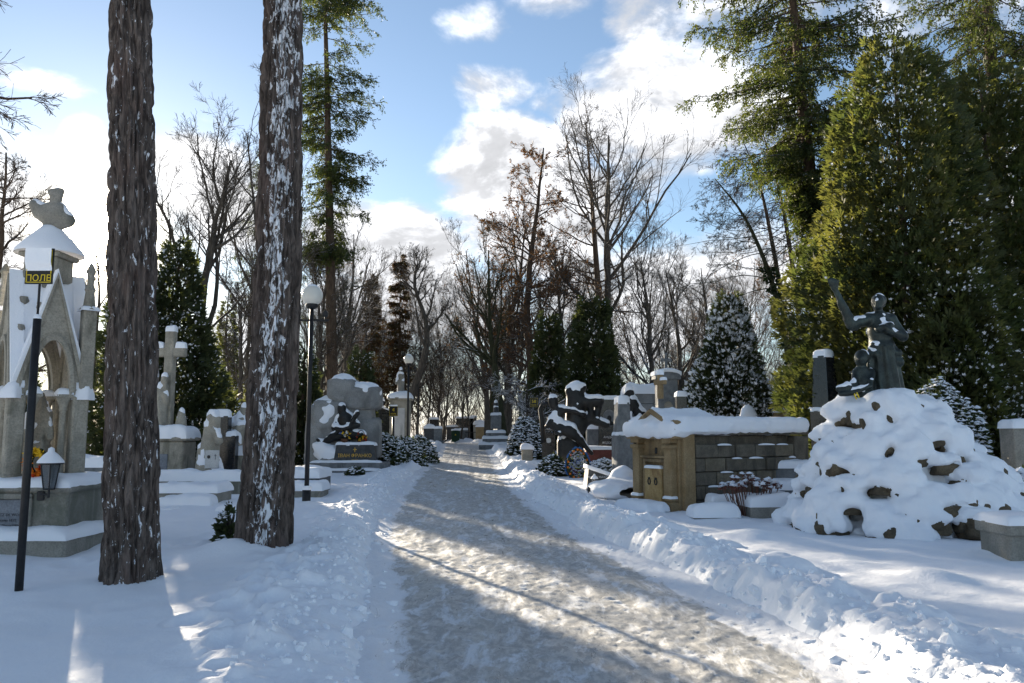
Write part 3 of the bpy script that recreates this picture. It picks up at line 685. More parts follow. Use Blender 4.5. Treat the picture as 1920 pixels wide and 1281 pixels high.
# tall spruces with bare lower trunks
Y = 36; conifer('spruce_tree', 30, .3, 2.7, 21, 'tall slender spruce with a bare snow-edged lower trunk behind the boulder monument', loc=P3(627, Y), base=.34, nb=190, trunk=[(0, 0, -.3), (-.35, 0, 9), (-.75, 0, 18), (-1.4, 0, 30)], droop=.22, sub=15, tw=.5, snow=0, prof=lambda q: .35 + .75 * np.sin(np.clip(q, 0, 1) * 2.6) ** 1.0 * (1 - .5 * q), needle=.12)
Y = 54; conifer('spruce_tree', 22.5, .3, 3.4, 22, 'spruce with long drooping boughs half hidden behind the snow-streaked pine', loc=P3(500, Y), base=.4, nb=110, droop=.3, sub=15, tw=.5, snow=.05, needle=.12)
Y = 25; conifer('spruce_tree', 27, .34, 3.7, 23, 'huge spruce with a thick bare trunk rising over the thujas beside the leaning larches', loc=P3(1556, Y), base=.34, nb=330, trunk=[(0, 0, -.3), (-.15, 0, 7), (-.55, 0, 14), (-1.2, 0, 27)], droop=.26, sub=17, tw=.5, snow=.02, prof=lambda q: .1 + .8 * sstep(.06, .4, q) * (1 - .5 * sstep(.65, 1, q)), needle=.1, hang=.8, dens=9)
Y = 27; conifer('spruce_tree', 28, .36, 4.4, 24, 'big dark spruce standing behind the tall thujas on the side of the garden pavilion', loc=P3(1905, Y), base=.16, nb=330, droop=.26, sub=16, tw=.5, snow=.03, prof=lambda q: .45 + .6 * np.sin(np.clip(q * 1.2 + .2, 0, 1) * 3.0), needle=.1, hang=.8)
Y = 60; dry = conifer('spruce_tree', 14.5, .17, 1.75, 25, 'narrow spruce with rusty brown needles and a green tip', loc=P3(747, Y), base=.12, nb=120, droop=.22, sub=10, tw=.42, snow=.03, mat=SPRUCEB, needle=.14)
Y = 58; conifer('spruce_tree', 12.4, .15, 1.4, 26, 'slim half-dead spruce beside the rusty brown one', loc=P3(693, Y), base=.15, nb=90, droop=.22, sub=9, tw=.4, snow=.03, mat=SPRUCEB, needle=.14)
# thujas
Y = 19; thuja('thuja_tree', 12.3, 5.6, 31, 'tallest olive green thuja behind the bronze statue', P3(1715, Y), 23000, snow=.1, size=.23, lobes=8, power=.62)
Y = 21.5; thuja('thuja_tree', 8.4, 2.9, 32, 'thuja with snow-flecked sprays growing between the black obelisk and the bronze statue', P3(1607, Y), 5600, snow=.32, size=.28, power=.6)
Y = 21; thuja('thuja_tree', 12.3, 6.0, 33, 'dark thuja spreading above the garden pavilion', P3(1880, Y), 20000, snow=.08, size=.24, power=.55, base=.13)
Y = 17.2; thuja('thuja_tree', 5.4, 2.9, 34, 'lower bushy thuja hanging over the snow-covered rock mound', P3(1800, Y), 4600, snow=.22, size=.27, power=.55, base=.3)
Y = 23; thuja('thuja_tree', 9.3, 3.6, 35, 'yellowish thuja in front of the huge spruce trunk', P3(1630, Y), 5600, snow=.2, size=.31, power=.6)
Y = 26; thuja('thuja_tree', 6.6, 3.3, 36, 'snow-laden cone-shaped evergreen between the grey cross stele and the black obelisk', P3(1372, Y), 11000, THUJAD, .5, .2, 8, .0, .92, snows=.06, floor=.3, fs=.62)
Y = 40; thuja('thuja_tree', 8.8, 3.6, 37, 'broad dark evergreen behind the bronze sculpture with wreath', P3(1112, Y), 6000, THUJAD, .18, .36, 7, .0, .6)
Y = 43; thuja('thuja_tree', 8.2, 2.4, 38, 'narrow dark evergreen behind the ivy trunk at the road bend', P3(1030, Y), 3000, THUJAD, .12, .38, 7, .0, .6)
Y = 24; thuja('thuja_tree', 7.2, 2.6, 139, 'evergreen added to shade the left snow, half hidden behind the dark pine trunk', P3(236, Y), 2400, THUJAD, .3, .26, 7)  # added tree: closes the sun gap so the left snow stays in shade
Y = 25; thuja('thuja_tree', 8.2, 3.6, 39, 'tall ragged evergreen behind the stone cross', P3(322, Y), 6500, THUJAD, .4, .27, 8, .02, 1.0)
Y = 37; thuja('thuja_tree', 8.3, 1.5, 40, 'slim upright evergreen behind the mourning statue', P3(420, Y), 1800, THUJA, .15, .26, 6)
Y = 31; thuja('thuja_tree', 5.0, 1.3, 41, 'small dark cone evergreen behind the boulder monument', P3(676, Y), 1700, THUJAD, .2, .25, 6)
Y = 22; thuja('thuja_tree', 4.0, 2.0, 42, 'snowy evergreen seen through the gothic arches', P3(12, Y), 2400, THUJAD, .6, .24, 6, snows=.1)
Y = 20.5; thuja('thuja_tree', 5.0, 1.4, 43, 'evergreen thicket behind the lamp post and the boulder monument', P3(568, Y + 9), 2000, THUJAD, .25, .26, 6)
# leaning larches
for k, (pts, rr, lab) in enumerate((
        ([(1492, 745), (1478, 640), (1440, 500), (1395, 400), (1340, 335)], .17, 'ivy-clad larch bent strongly over towards the road'),
        ([(1495, 745), (1478, 620), (1445, 440), (1425, 340), (1392, 262)], .15, 'slightly leaning larch between the bent one and the straight one'),
        ([(1520, 740), (1500, 600), (1475, 420), (1450, 310), (1425, 235)], .16, 'straightest of the leaning larches standing next to the huge spruce'))):
    Y = 33 + 1.5 * k; b = (X(pts[0][0], Y), Y, G0(Y) - .1); tl = [(X(a, Y, c) - b[0], 0, Z(c, Y) - b[2]) for a, c in pts]; tl[0] = (0, 0, -.2)
    t = bare_tree('larch_tree', 15, rr, 50 + k, lab, group=None, loc=b, trunk=tl, t0=.42, rthin=.4, limbs=34, mat=BARKI if k == 0 else BARKL, trop=-.06, ang=(1.1, 1.5), lim_len=.36, spread=.28, fine=4)
    if k == 0:
        T = trunk_line(tl, 60)[:30]; r = np.random.default_rng(4); C = np.repeat(T, 22, 0); v = nrm(r.normal(size=C.shape)); C = C + v * r.uniform(.14, .28, (len(C), 1)) * np.array([1, 1, .8]); sprays(g := MB(), C, v, r, .17, 0, .4, 4); g.build('ivy', IVY, t)
# the bare trees behind
def prow(px_top, py_top, Y): return Z(py_top, Y) - (G0(Y) - .1)
Y = 50; bare_tree('larch_tree', prow(985, 285, Y), .38, 60, 'tall larch with withered brown leaves lower down at the road bend', loc=P3(1000, Y), rthin=.6, limbs=50, t0=.2, ang=(.9, 1.35), lim_len=.25, leaves=.5, mat=BARKL, trop=.03, spread=.45, fine=4)
Y = 54; bare_tree('larch_tree', prow(1105, 228, Y), .34, 61, 'tallest bare larch rising behind the dark evergreen', loc=P3(1135, Y), rthin=.6, limbs=60, t0=.3, ang=(.9, 1.4), lim_len=.24, mat=BARKL, trop=.04, spread=.45, fine=4, trunk=[(0, 0, -.3), (-.3, 0, 9), (-.7, 0, 16), (-1.1, 0, prow(1105, 228, Y))])
Y = 49; bare_tree('oak_tree', prow(1190, 255, Y), .36, 62, 'wide bare tree with winding limbs beside the tallest larch', loc=P3(1165, Y), limbs=15, t0=.3, lim_len=.55, spread=.55, trop=.1)
Y = 44; bare_tree('oak_tree', prow(1270, 500, Y), .22, 63, 'smaller bare tree behind the grey cross stele', loc=P3(1275, Y), limbs=14, t0=.3)
Y = 56; bare_tree('hornbeam_tree', prow(880, 470, Y), .25, 64, 'bare tree leaning out over the road bend', loc=P3(915, Y), limbs=14, t0=.25, trunk=[(0, 0, -.3), (-.1, 0, 4), (-.9, 0, 8), (-1.6, 0, prow(880, 470, Y))])
Y = 53; bare_tree('hornbeam_tree', prow(950, 430, Y), .3, 65, 'rust-leaved hornbeam in the thick of the trees at the road bend', loc=P3(955, Y), limbs=20, t0=.15, leaves=.8)
Y = 47; bare_tree('hornbeam_tree', prow(1040, 470, Y), .24, 66, 'brown-leaved tree beside the tall larch at the bend', loc=P3(1050, Y), limbs=16, t0=.2, leaves=.85)
Y = 38; bare_tree('willow_tree', 3.6, .16, 67, 'small snow-rimmed bare tree spreading over the clipped dome shrub', loc=P3(990, Y), limbs=18, t0=.35, ang=(.9, 1.4), lim_len=.75, trop=.0, spread=.5, mat=mat_bark('snow_rimmed_bark', (.03, .026, .021), (.07, .06, .048), snow=.62), fine=3)
Y = 46; bare_tree('ash_tree', prow(785, 495, Y), .3, 68, 'bare tree with a snaking S-shaped trunk behind the globe lamps', loc=P3(752, Y), limbs=16, t0=.45, lim_len=.3, trunk=[(0, 0, -.3), (.35, 0, 2.5), (1.4, 0, 5.2), (1.5, 0, 7.3), (.5, 0, 9.6), (.9, 0, prow(785, 495, Y))])
Y = 27; bare_tree('ash_tree', prow(385, 305, Y), .26, 69, 'bushy bare tree in front of the sun-lit cloud beside the dark pine', loc=P3(352, Y), limbs=18, t0=.28, spread=.55, trop=.14)
Y = 35; bare_tree('ash_tree', prow(455, 250, Y), .22, 70, 'thin crooked bare tree reaching up behind the snow-streaked pine', loc=P3(520, Y), limbs=12, t0=.4, trunk=[(0, 0, -.3), (-.2, 0, 4), (-.9, 0, 8), (-1.8, 0, prow(455, 250, Y))])
Y = 34; bare_tree('ash_tree', prow(450, 560, Y), .16, 71, 'young bare tree between the mourning statue and the seated stone pair', loc=P3(448, Y), limbs=14, t0=.3)
Y = 30; bare_tree('larch_tree', prow(20, 300, Y), .24, 72, 'bare larch behind the finial of the gothic tomb', loc=P3(-12, Y), limbs=36, t0=.2, ang=(.9, 1.4), lim_len=.28, mat=BARKL, trop=.03)
Y = 13; bare_tree('larch_tree', 12.5, .2, 73, 'larch whose twiggy branch hangs in over the gothic tomb', loc=(X(-330, Y), Y, 0), limbs=22, t0=.52, ang=(1.1, 1.5), lim_len=.36, mat=BARKL, trop=-.02, fine=6)
Y = 40; bare_tree('ash_tree', prow(430, 470, Y), .17, 176, 'twiggy bare tree right of the slim upright evergreen', loc=P3(470, Y), limbs=15, t0=.25)
Y = 36; bare_tree('ash_tree', prow(560, 470, Y), .17, 177, 'bare tree between the snow-streaked pine and the slender spruce', loc=P3(590, Y), limbs=15, t0=.25)
Y = 44; bare_tree('ash_tree', prow(640, 440, Y), .2, 178, 'bare tree right behind the slender spruce trunk', loc=P3(655, Y), limbs=15, t0=.25)
Y = 43; bare_tree('ash_tree', prow(1240, 480, Y), .2, 179, 'bare tree between the wide tree and the snow-laden cone', loc=P3(1225, Y), limbs=16, t0=.25)
Y = 46; bare_tree('ash_tree', prow(1330, 500, Y), .2, 180, 'bare tree directly behind the snow-laden cone', loc=P3(1335, Y), limbs=16, t0=.25)
Y = 33; bare_tree('ash_tree', prow(170, 500, Y), .18, 74, 'scrubby bare tree between the gothic tomb and the dark pine', loc=P3(165, Y), limbs=14, t0=.25)
Y = 30; bare_tree('ash_tree', 10, .15, 75, 'bare tree with ivy tufts behind the lamp globe', loc=P3(600, Y + 10), limbs=14, t0=.3, leaves=.25, leafmat=IVY)
# snaking leaf-strewn snag and ivy trunks at the bend
for px, Yk, s, lab in ((914, 57, 1, 'ivy-dark trunk leaning right at the road bend with snow at its foot'), (946, 48, -1, 'green mossy trunk beside the stepped tomb at the road bend')):
    H = 12; bare_tree('linden_tree', H, .32, 80 + s, lab, loc=P3(px, Yk), mat=BARKI, limbs=13, t0=.45, trunk=[(0, 0, -.3), (.35 * s, 0, 3.), (.9 * s, 0, 7), (1.0 * s, 0, H)], leaves=.25)
# trunks under the thujas by the pavilion
Y = 20; bare_tree('thuja_tree', 5.5, .2, 84, 'bare leaning thuja trunk beside the garden pavilion', loc=(X(1880, Y), Y, 0), mat=BARKI, limbs=6, t0=.6, trunk=[(0, 0, -.3), (-.35, 0, 1.4), (-.5, 0, 3), (-.5, 0, 5.5)])
# far wood: each trunk a tree
protos = [bare_tree('wood_tree', 13, .12, 90 + k, 'thin bare tree standing in the wood beyond the graves', group='bare trees of the far wood', limbs=18, t0=.14, fine=5, leaves=(.3 if k == 2 else 0), spread=.5) for k in range(4)]
r = np.random.default_rng(5); spots = []
for k in range(84):
    Y = r.uniform(58, 115); px = 120 + 1640 * ((k + r.uniform(-.4, .4)) / 84)
    if 842 < px < 905 and Y < 80: Y += 30
    spots.append((px, Y))
for k in range(16): spots.append((r.uniform(640, 900), r.uniform(62, 80)))
for k, (px, Y) in enumerate(spots):
    loc = (X(px, Y), Y, float(zb(Y))); s = r.uniform(.75, 1.2) * (.85 if 650 < px < 900 else .62 if px < 600 else 1.05)
    o = protos[k] if k < 4 else copy_tree(protos[k % 4])
    o.location = loc; o.rotation_euler.z = r.random() * 6.28; o.scale = (s * r.uniform(.9, 1.1), s, s)

# brushwood at the edge of the wood, too thick to count
r = np.random.default_rng(77); n = 900; Yv = r.uniform(58, 105, n); xv = Yv * r.uniform(-.62, .6, n); b = np.stack([xv, Yv, zb(Yv) - .1], -1); H_ = r.uniform(1.5, 5.5, n)
keep = ~((xv > smooth_interp(Yv, RL) - 1) & (xv < smooth_interp(Yv, RRt) + 1)); b = b[keep]; H_ = H_[keep]; n = len(b)
st = np.stack([b + np.stack([r.normal(size=n) * .15 * k, r.normal(size=n) * .1 * k, H_ * k / 3], -1) for k in range(4)], 1); sr = np.tile([.035, .028, .02, .01], (n, 1))
k1, q1 = kids(st, sr, 7, .15, 1, (.4, 1.0), .45, .4, .1, .2, 4, r); k2, q2 = kids(k1, q1, 5, .15, 1, (.4, .9), .5, .4, .05, .2, 3, r)
tag(MB().tubes(st, sr, 3).tubes(k1, np.maximum(q1, .009), 3).tubes(k2, np.maximum(q2, .007), 3).build('brushwood', BARKL), 'tangle of bare brushwood filling the edge of the far wood', 'brushwood', kind='stuff')

# ------------------------------------------------------------------ monuments
def text(s, size, mat, parent, loc, rz=0, name='lettering', ext=.004, align='CENTER', tilt=90):
    cu = bpy.data.curves.new('txt', 'FONT'); cu.body = s; cu.size = size; cu.align_x = align; cu.align_y = 'CENTER'; cu.extrude = ext; cu.resolution_u = 2
    o = bpy.data.objects.new('txt', cu); COL.objects.link(o); bpy.context.view_layer.update()
    me = bpy.data.meshes.new_from_object(o.evaluated_get(bpy.context.evaluated_depsgraph_get())); bpy.data.objects.remove(o, do_unlink=True); me.materials.clear(); me.materials.append(mat)
    n = bpy.data.objects.new(name, me); COL.objects.link(n); n.parent = parent; n.location = loc; n.rotation_euler = (R(tilt), 0, rz); return n
def cap(root, c, d, t=.1, rz=0, seed=1, name='snow_cap'): return MB().pillow(c, d, t, rz, 0, seed).build(name, CAP, root, True)
def figure(root, parts, mat, h=.025, k=.03, snow=.05, name='figure', pad=.15, folds=0, zf=9, amp=.05, shrink=.012):
    f0 = body_sdf(parts, k)
    def f(P):
        d = f0(P)
        if folds: d = d + folds * np.sin(np.arctan2(P[..., 1], P[..., 0]) * 11 + P[..., 2] * 3.5 + 3 * fbm(P * 3, 2)) * (P[..., 2] < zf) + folds * .7 * (fbm(P * 9, 2) - .5)
        return d
    pts = np.array([np.array(q[0]) + s * (np.max(q[1]) if len(q) == 2 else max(q[2], q[3])) for q in parts for s in (-1, 1)] + [np.array(q[1]) + s * max(q[2], q[3]) for q in parts if len(q) == 4 for s in (-1, 1)])
    lo, hi = pts.min(0) - pad, pts.max(0) + pad
    b = MB().sdf(f, lo, hi, h).build(name, mat, root, True)
    if snow:
        s = MB().sdf(snow_sdf(f, snow, shrink, 7, amp), lo, hi + np.array([0, 0, snow]), h)
        if s.V: s.build('snow_cover', CAP, root, True)
    return b
def rock_mb(c, r3, seed, facet=.25):
    th = np.linspace(0, np.pi, 15); ph = np.linspace(0, 2 * np.pi, 24, endpoint=False); T, Pp = np.meshgrid(th, ph, indexing='ij')
    d = np.stack([np.sin(T) * np.cos(Pp), np.sin(T) * np.sin(Pp), np.cos(T)], -1); sq = np.sign(d) * np.abs(d) ** .8; sq = sq / np.maximum(np.abs(sq).max(-1, keepdims=True), .78) * .95
    q = 1 + facet * (fbm(d * 1.8 + seed * 3.1, 3, seed) - .5) * 2; V = sq * q[..., None] * np.array(r3) + np.array(c)
    i, j = np.meshgrid(np.arange(14), np.arange(24), indexing='ij'); j2 = (j + 1) % 24
    return MB().add(V, np.stack([i * 24 + j, (i + 1) * 24 + j, (i + 1) * 24 + j2, i * 24 + j2], -1).reshape(-1, 4))
def ell_union_snow(root, els, t, h, k=.06, shrink=.03, amp=.08, sc=5., zmin=-9, name='snow_cover'):
    f = body_sdf([(c, r) for c, r in els], k); lo = np.min([np.array(c) - np.array(r) for c, r in els], 0) - .1; hi = np.max([np.array(c) + np.array(r) for c, r in els], 0) + .15 + t
    lo[2] = max(lo[2], zmin); return MB().sdf(snow_sdf(f, t, shrink, sc, amp), lo, hi, h).build(name, CAP, root, True)

# ---- lamps
def globe_lamp(loc, label):
    t = thing('street_lamp', label, 'street lamp', loc, group=None)
    MB().cyl((0, 0, -.1), (0, 0, .42), .085, .085, 16).lathe([(.085, .42), (.07, .46), (.05, .47)], sides=16).cyl((0, 0, .42), (0, 0, 4.12), .047, .042, 12).build('pole', IRON, t, True)
    MB().box((0, 0, 3.85), (.72, .04, .045), .01).build('crossbar', IRON, t)
    MB().lathe([(.05, 4.08), (.1, 4.1), (.13, 4.15), (.12, 4.19)], sides=20).build('lamp_holder', IRON, t, True)
    a = np.linspace(-1.25, 1.57, 18); MB().lathe([(max(.001, .215 * math.cos(q)), 4.36 + .215 * math.sin(q)) for q in a], sides=32).build('globe', GLOBE, t, True)
    MB().lathe([(.12, 4.54), (.09, 4.575), (.05, 4.592), (.001, 4.597)], sides=20).build('snow_cap', CAP, t, True)
    MB().pillow((0, 0, .45), (.17, .17), .08).build('snow_collar', CAP, t, True)
    MB().box((.28, 0, 3.98), (.1, .12, .12), .02).cyl((.28, 0, 3.86), (.28, 0, 3.95), .015).build('floodlight', IRON, t)
    return t
x, y = gp(574, 948); l0 = globe_lamp((x, y, G0(y) - .12), 'globe street lamp on a black pole beside the snow-streaked pine')
for px, Y, lab in ((765, 35, 'globe street lamp rising behind the round clipped shrubs'), (784, 54, 'globe street lamp farther along the road beyond the shrubs')): copy_tree(l0, (X(px, Y), Y, G0(Y) - .1), label=lab)

# ---- signs
def field_sign(px, Y, h, lines, label, plate=(.27, .35), lean=0., pole=.037):
    t = thing('field_sign', label, 'sign', (X(px, Y), Y, G0(Y) - .15)); t.rotation_euler.y = lean
    MB().cyl((0, 0, 0), (0, 0, h * .8), pole, pole, 14).build('post', IRON, t, True); MB().cyl((0, 0, h * .8), (0, 0, h - plate[1] * .5), pole * .32, sides=8).build('rod', IRON, t, True)
    z = h - plate[1] / 2; p = MB().box((0, -.02, z), (plate[0], .014, plate[1]), .004).build('plate', SIGNB, t)
    w, hh = plate[0] / 2 - .018, plate[1] / 2 - .018; m = MB()
    for sx in (-1, 1): m.box((sx * w, -.0285, z), (.007, .004, 2 * hh), .001)
    for sz in (-1, 1): m.box((0, -.0285, z + sz * hh), (2 * w, .004, .007), .001)
    m.build('border', YEL, p)
    for s, dz, sz in lines: text(s, sz, YEL, p, (0, -.0285, z + dz), ext=.002)
    return t, z
t, z = field_sign(59, 7.6, 3.42, [('ПОЛЕ', -.12, .088)], 'black and yellow field sign on a tall black post in front of the gothic tomb')
q = (fbm(xyz(*np.meshgrid(np.linspace(0, 3, 26), np.linspace(0, 3, 26), indexing='ij')), 3, 4)); u = np.linspace(-.126, .126, 26)
Ug, Wg = np.meshgrid(u, np.linspace(-.045, .172, 26), indexing='ij'); thick = np.clip(.03 * sstep(-.045, .05, Wg - .06 * (q - .5)) + .012 * (q - .5), -.004, .05)
i, j = np.meshgrid(np.arange(25), np.arange(25), indexing='ij'); MB().add(np.stack([Ug, -.028 - thick, Wg + z], -1), np.stack([i * 26 + j, (i + 1) * 26 + j, (i + 1) * 26 + j + 1, i * 26 + j + 1], -1).reshape(-1, 4)).build('frozen_snow', CAP, t, True)
MB().lathe([(.038, 2.736), (.028, 2.765), (.012, 2.78)], sides=14).build('snow_cap', CAP, t, True)
t, z = field_sign(738, 33, 2.35, [('4', .04, .2), ('ПОЛЕ', -.12, .08)], 'small field sign with a yellow 4 beside the column tomb', (.36, .42), pole=.05); MB().pillow((0, -.02, z + .21), (.36, .06), .06).build('snow_cap', CAP, t, True)
t, z = field_sign(1001, 36, 2.75, [('58', .04, .2), ('ПОЛЕ', -.12, .08)], 'small field sign with a yellow 58 in front of the clipped dome shrub', (.36, .42), pole=.04)

# ---- gothic canopy tomb
def gothic():
    cx, cy = -6.48, 11.0; t = thing('gothic_tomb', 'weathered gothic canopy tomb with pointed arches, crocketed snowy roof and finial', 'tomb', (cx, cy, 0))
    MB().box((0, 0, .17), (2.0, 1.95, .3), .03).build('base_step', LIMED, t); cap(t, (0, -.0, .32), (2.05, 2.0), .13)
    MB().box((0, 0, .62), (1.76, 1.5, .62), .02).box((0, 0, .9), (1.86, 1.6, .09), .03).build('plinth', LIMED, t)
    fr = MB()
    for sx in (-1, 1): fr.box((.08 + sx * .33, -.775, .56), (.08, .06, .52), .012)
    fr.box((.08, -.775, .81), (.74, .06, .07), .012).build('plaque_frame', LIMED, t)
    p = MB().box((.08, -.758, .56), (.57, .03, .42), .006).build('plaque', PLAQ, t)
    for k, s in enumerate(('STANISŁAWICZ DE WOGUA', 'ur. 7 stycznia 1832', 'zmarł d. 20 Marca 1904')): text(s, .048, INK, p, (.08, -.775, .58 - .066 * k), ext=.002)
    cap(t, (0, -.02, .945), (1.84, 1.56), .12, 0, 3)
    a = math.pi / 4; s = .38
    zc = 2.12
    for k in range(4):
        px_, py_ = s * math.sqrt(2) * math.cos(k * math.pi / 2), s * math.sqrt(2) * math.sin(k * math.pi / 2)
        pr = MB().box((px_, py_, 1.5), (.2, .2, 1.2), .02, a).box((px_, py_, 1.0), (.25, .25, .16), .02, a).build('pier', LIME, t)
        out = np.array([px_, py_]) / (s * math.sqrt(2)); MB().pillow((px_ + out[0] * .07, py_ + out[1] * .07, 2.1), (.22, .2), .2, 0, 0, 3, 2.4).build('snow_cap', CAP, pr, True)
        for e in (-1, 1):
            tx, ty = -out[0], -out[1]; ax = np.array([-out[1], out[0]]) * e; c = np.array([px_, py_]) + (ax + np.array([tx, ty])) * .5 * .27
            co = MB().lathe([(.06, .98), (.065, 1.03), (.045, 1.08), (.042, 1.9), (.055, 1.91), (.05, 1.95), (.075, 2.03), (.1, 2.08)], (c[0], c[1], 0), 14).build('column', LIME, t, True)
            cp = MB().box((c[0], c[1], 2.1), (.2, .2, .05), .01, a).build('capital', LIME, co)
            for q in range(8): pass
            MB().pillow((c[0] + ax[0] * .0, c[1], 2.125), (.2, .2), .1, a, 0, 5, 3).build('snow_cap', CAP, co, True)
    # gables with pointed openings
    n = 15; hw, wi = .40, .245
    inner = []; 
    for q in np.linspace(0, 1, n): ang = q * math.acos(.5 * .72); inner.append((-wi + (wi * 2 / .72) * .5 * (1 - math.cos(ang)) * 1.0, zc + .75 * math.sin(ang * math.pi / 2 / math.acos(.36))))
    xs_ = np.array([p_[0] for p_ in inner]); xs_ = -wi + (xs_ + wi) / (xs_[-1] + wi) * wi; inner = list(zip(xs_, [p_[1] for p_ in inner])); inner = inner + [(-x_, z_) for x_, z_ in inner[::-1][1:]]
    outer = [(-hw * (1 - max(0, (q - .0)) ** 1.0), zc - .02 + (3.72 - zc) * q) for q in np.linspace(0, 1, n)]; outer = outer + [(-x_, z_) for x_, z_ in outer[::-1][1:]]
    mould = [(x_ * .93, z_ - .03) for x_, z_ in inner]; mould2 = [(x_ * 1.13, z_ + .05) for x_, z_ in inner]
    for k in range(4):
        g = MB().band(inner, outer, -.46, -.34).build('gable', LIME, t, rz=a + k * math.pi / 2)
        MB().band(mould, mould2, -.495, -.455).build('arch_moulding', LIME, g)
        rim = [(x_ * 1.1, z_ + .06) for x_, z_ in outer]; MB().band([(x_ * .985, z_ - .015) for x_, z_ in outer], rim, -.49, -.3).build('gable_rim', LIME, g)
        sn = [(x_ * 1.2, z_ + .12) for x_, z_ in outer]; MB().band([(x_ * 1.1, z_ + .062) for x_, z_ in outer], sn, -.47, -.31).build('snow_edge', CAP, g)
    # snowed-over cross roof
    def roof(x_, y_): return 3.72 - (3.72 - zc) / hw * np.minimum(np.abs(x_), np.abs(y_)) * .93 + .09 + .05 * (fbm(xyz(x_ * 7, y_ * 7), 3, 6) - .5)
    g = np.linspace(-.42, .42, 44); rf = grid_mesh(MB(), g, g, roof).build('snowy_roof', CAP, t, True, rz=a)
    r = np.random.default_rng(2)
    for k in range(4):
        for (f_, e) in ((.32, -.09), (.5, .11), (.52, -.13), (.7, .16), (.72, -.17), (.86, .05)):
            ang = k * math.pi / 2 - math.pi / 2; d_ = .53 * (1 - f_) * 1.0 + .04; bx, by = d_ * math.cos(ang) - e * math.sin(ang), d_ * math.sin(ang) + e * math.cos(ang)
            lx, ly = bx * math.cos(-a) - by * math.sin(-a), bx * math.sin(-a) + by * math.cos(-a); zz = float(roof(np.array([lx]), np.array([ly]))[0])
            rock_mb((bx, by, zz), (.045, .045, .05), int(r.integers(99)), .4).build('crocket', LIMED, rf, True) if k in (0, 2, 3) else None
    for o_ in [c_ for c_ in COL.objects if c_.parent == rf]: o_.rotation_euler.z = -a
    MB().box((0, 0, 3.86), (.46, .46, .34), .03).box((0, 0, 4.05), (.56, .56, .07), .02).build('crossing_block', LIME, t)
    MB().lathe([(.44, 4.08), (.43, 4.13), (.3, 4.28), (.17, 4.42), (.1, 4.5), (.001, 4.5)], sides=24).build('snow_cone', CAP, t, True)
    figure(t, [((0, 0, 4.3), (0, 0, 4.62), .12, .1), ((0, 0, 4.64), (.21, .12, .13)), ((-.1, 0, 4.7), (-.25, 0, 4.8), .09, .07), ((-.25, 0, 4.8), (-.2, 0, 4.68), .07, .07), ((.08, 0, 4.68), (.24, 0, 4.58), .11, .08), ((.22, 0, 4.56), (.12, -.02, 4.5), .08, .07), ((-.05, 0, 4.74), (.1, 0, 4.74), .09, .09), ((.03, 0, 4.8), (.04, 0, 4.88), .065, .07), ((.035, 0, 4.93), (.075, .07, .085)), ((-.03, 0, 4.985), (.1, 0, 5.0), .05, .045), ((.1, -.02, 4.93), (.03, .03, .03))], LIMED, .017, .016, .03, 'finial')
    for sx, sy in ((1, 0), (-1, 0)):
        c = (sx * .6, sy * .6); pn = MB().box((c[0], c[1], 2.75), (.17, .17, 1.1), .015, a).lathe([(.13, 3.3), (.08, 3.36), (.06, 3.55), (.075, 3.58), (.045, 3.66), (.05, 3.8), (.07, 3.84), (.02, 3.95), (.001, 3.96)], (c[0], c[1], 0), 8).build('pinnacle', LIME, t); MB().pillow((c[0], c[1], 3.3), (.24, .24), .07, a, 0, 2, 3).build('snow_cap', CAP, pn, True)
    figure(t, [((0, 0, 1.0), (0, 0, 1.6), .2, .14), ((0, 0, 1.6), (0, 0, 1.95), .14, .1), ((.02, -.05, 2.05), (.08, .085, .11)), ((-.12, 0, 1.85), (-.2, -.16, 1.5), .06, .05), ((.12, 0, 1.85), (.22, -.1, 1.55), .06, .05), ((.05, -.1, 1.0), (.12, -.12, 1.4), .12, .08)], LIME, .03, .03, .04, 'statue', folds=.012)
    return t, cx, cy
gt, gx, gy = gothic()
w = thing('flower_wreath', 'orange and yellow flower wreath leaning inside the gothic tomb', 'wreath', (-6.12, 10.42, 1.05)); r = np.random.default_rng(6)
MB().tubes(np.array([[(.1 * math.cos(a), 0, .17 + .15 * math.sin(a)) for a in np.linspace(0, 6.28, 20)]]), np.full((1, 20), .045), 8).build('ring', IVY, w, True)
OR, YE, RE = plain('orange_petals', (.75, .2, .01)), plain('yellow_petals', (.8, .5, .02)), plain('red_petals', (.6, .05, .015))
for k in range(16):
    a = k / 16 * 6.28; c = np.array([.1 * math.cos(a), -.05, .17 + .15 * math.sin(a)]); C = np.repeat(c[None], 14, 0) + r.normal(size=(14, 3)) * .012; D = nrm(np.stack([np.cos(np.arange(14)), -.5 + 0 * np.arange(14), np.sin(np.arange(14))], -1)); sprays(m := MB(), C, D, r, .055, 0, .3, 3); m.build('flower', (YE if math.sin(a) > .2 else OR if k % 3 else RE), w)
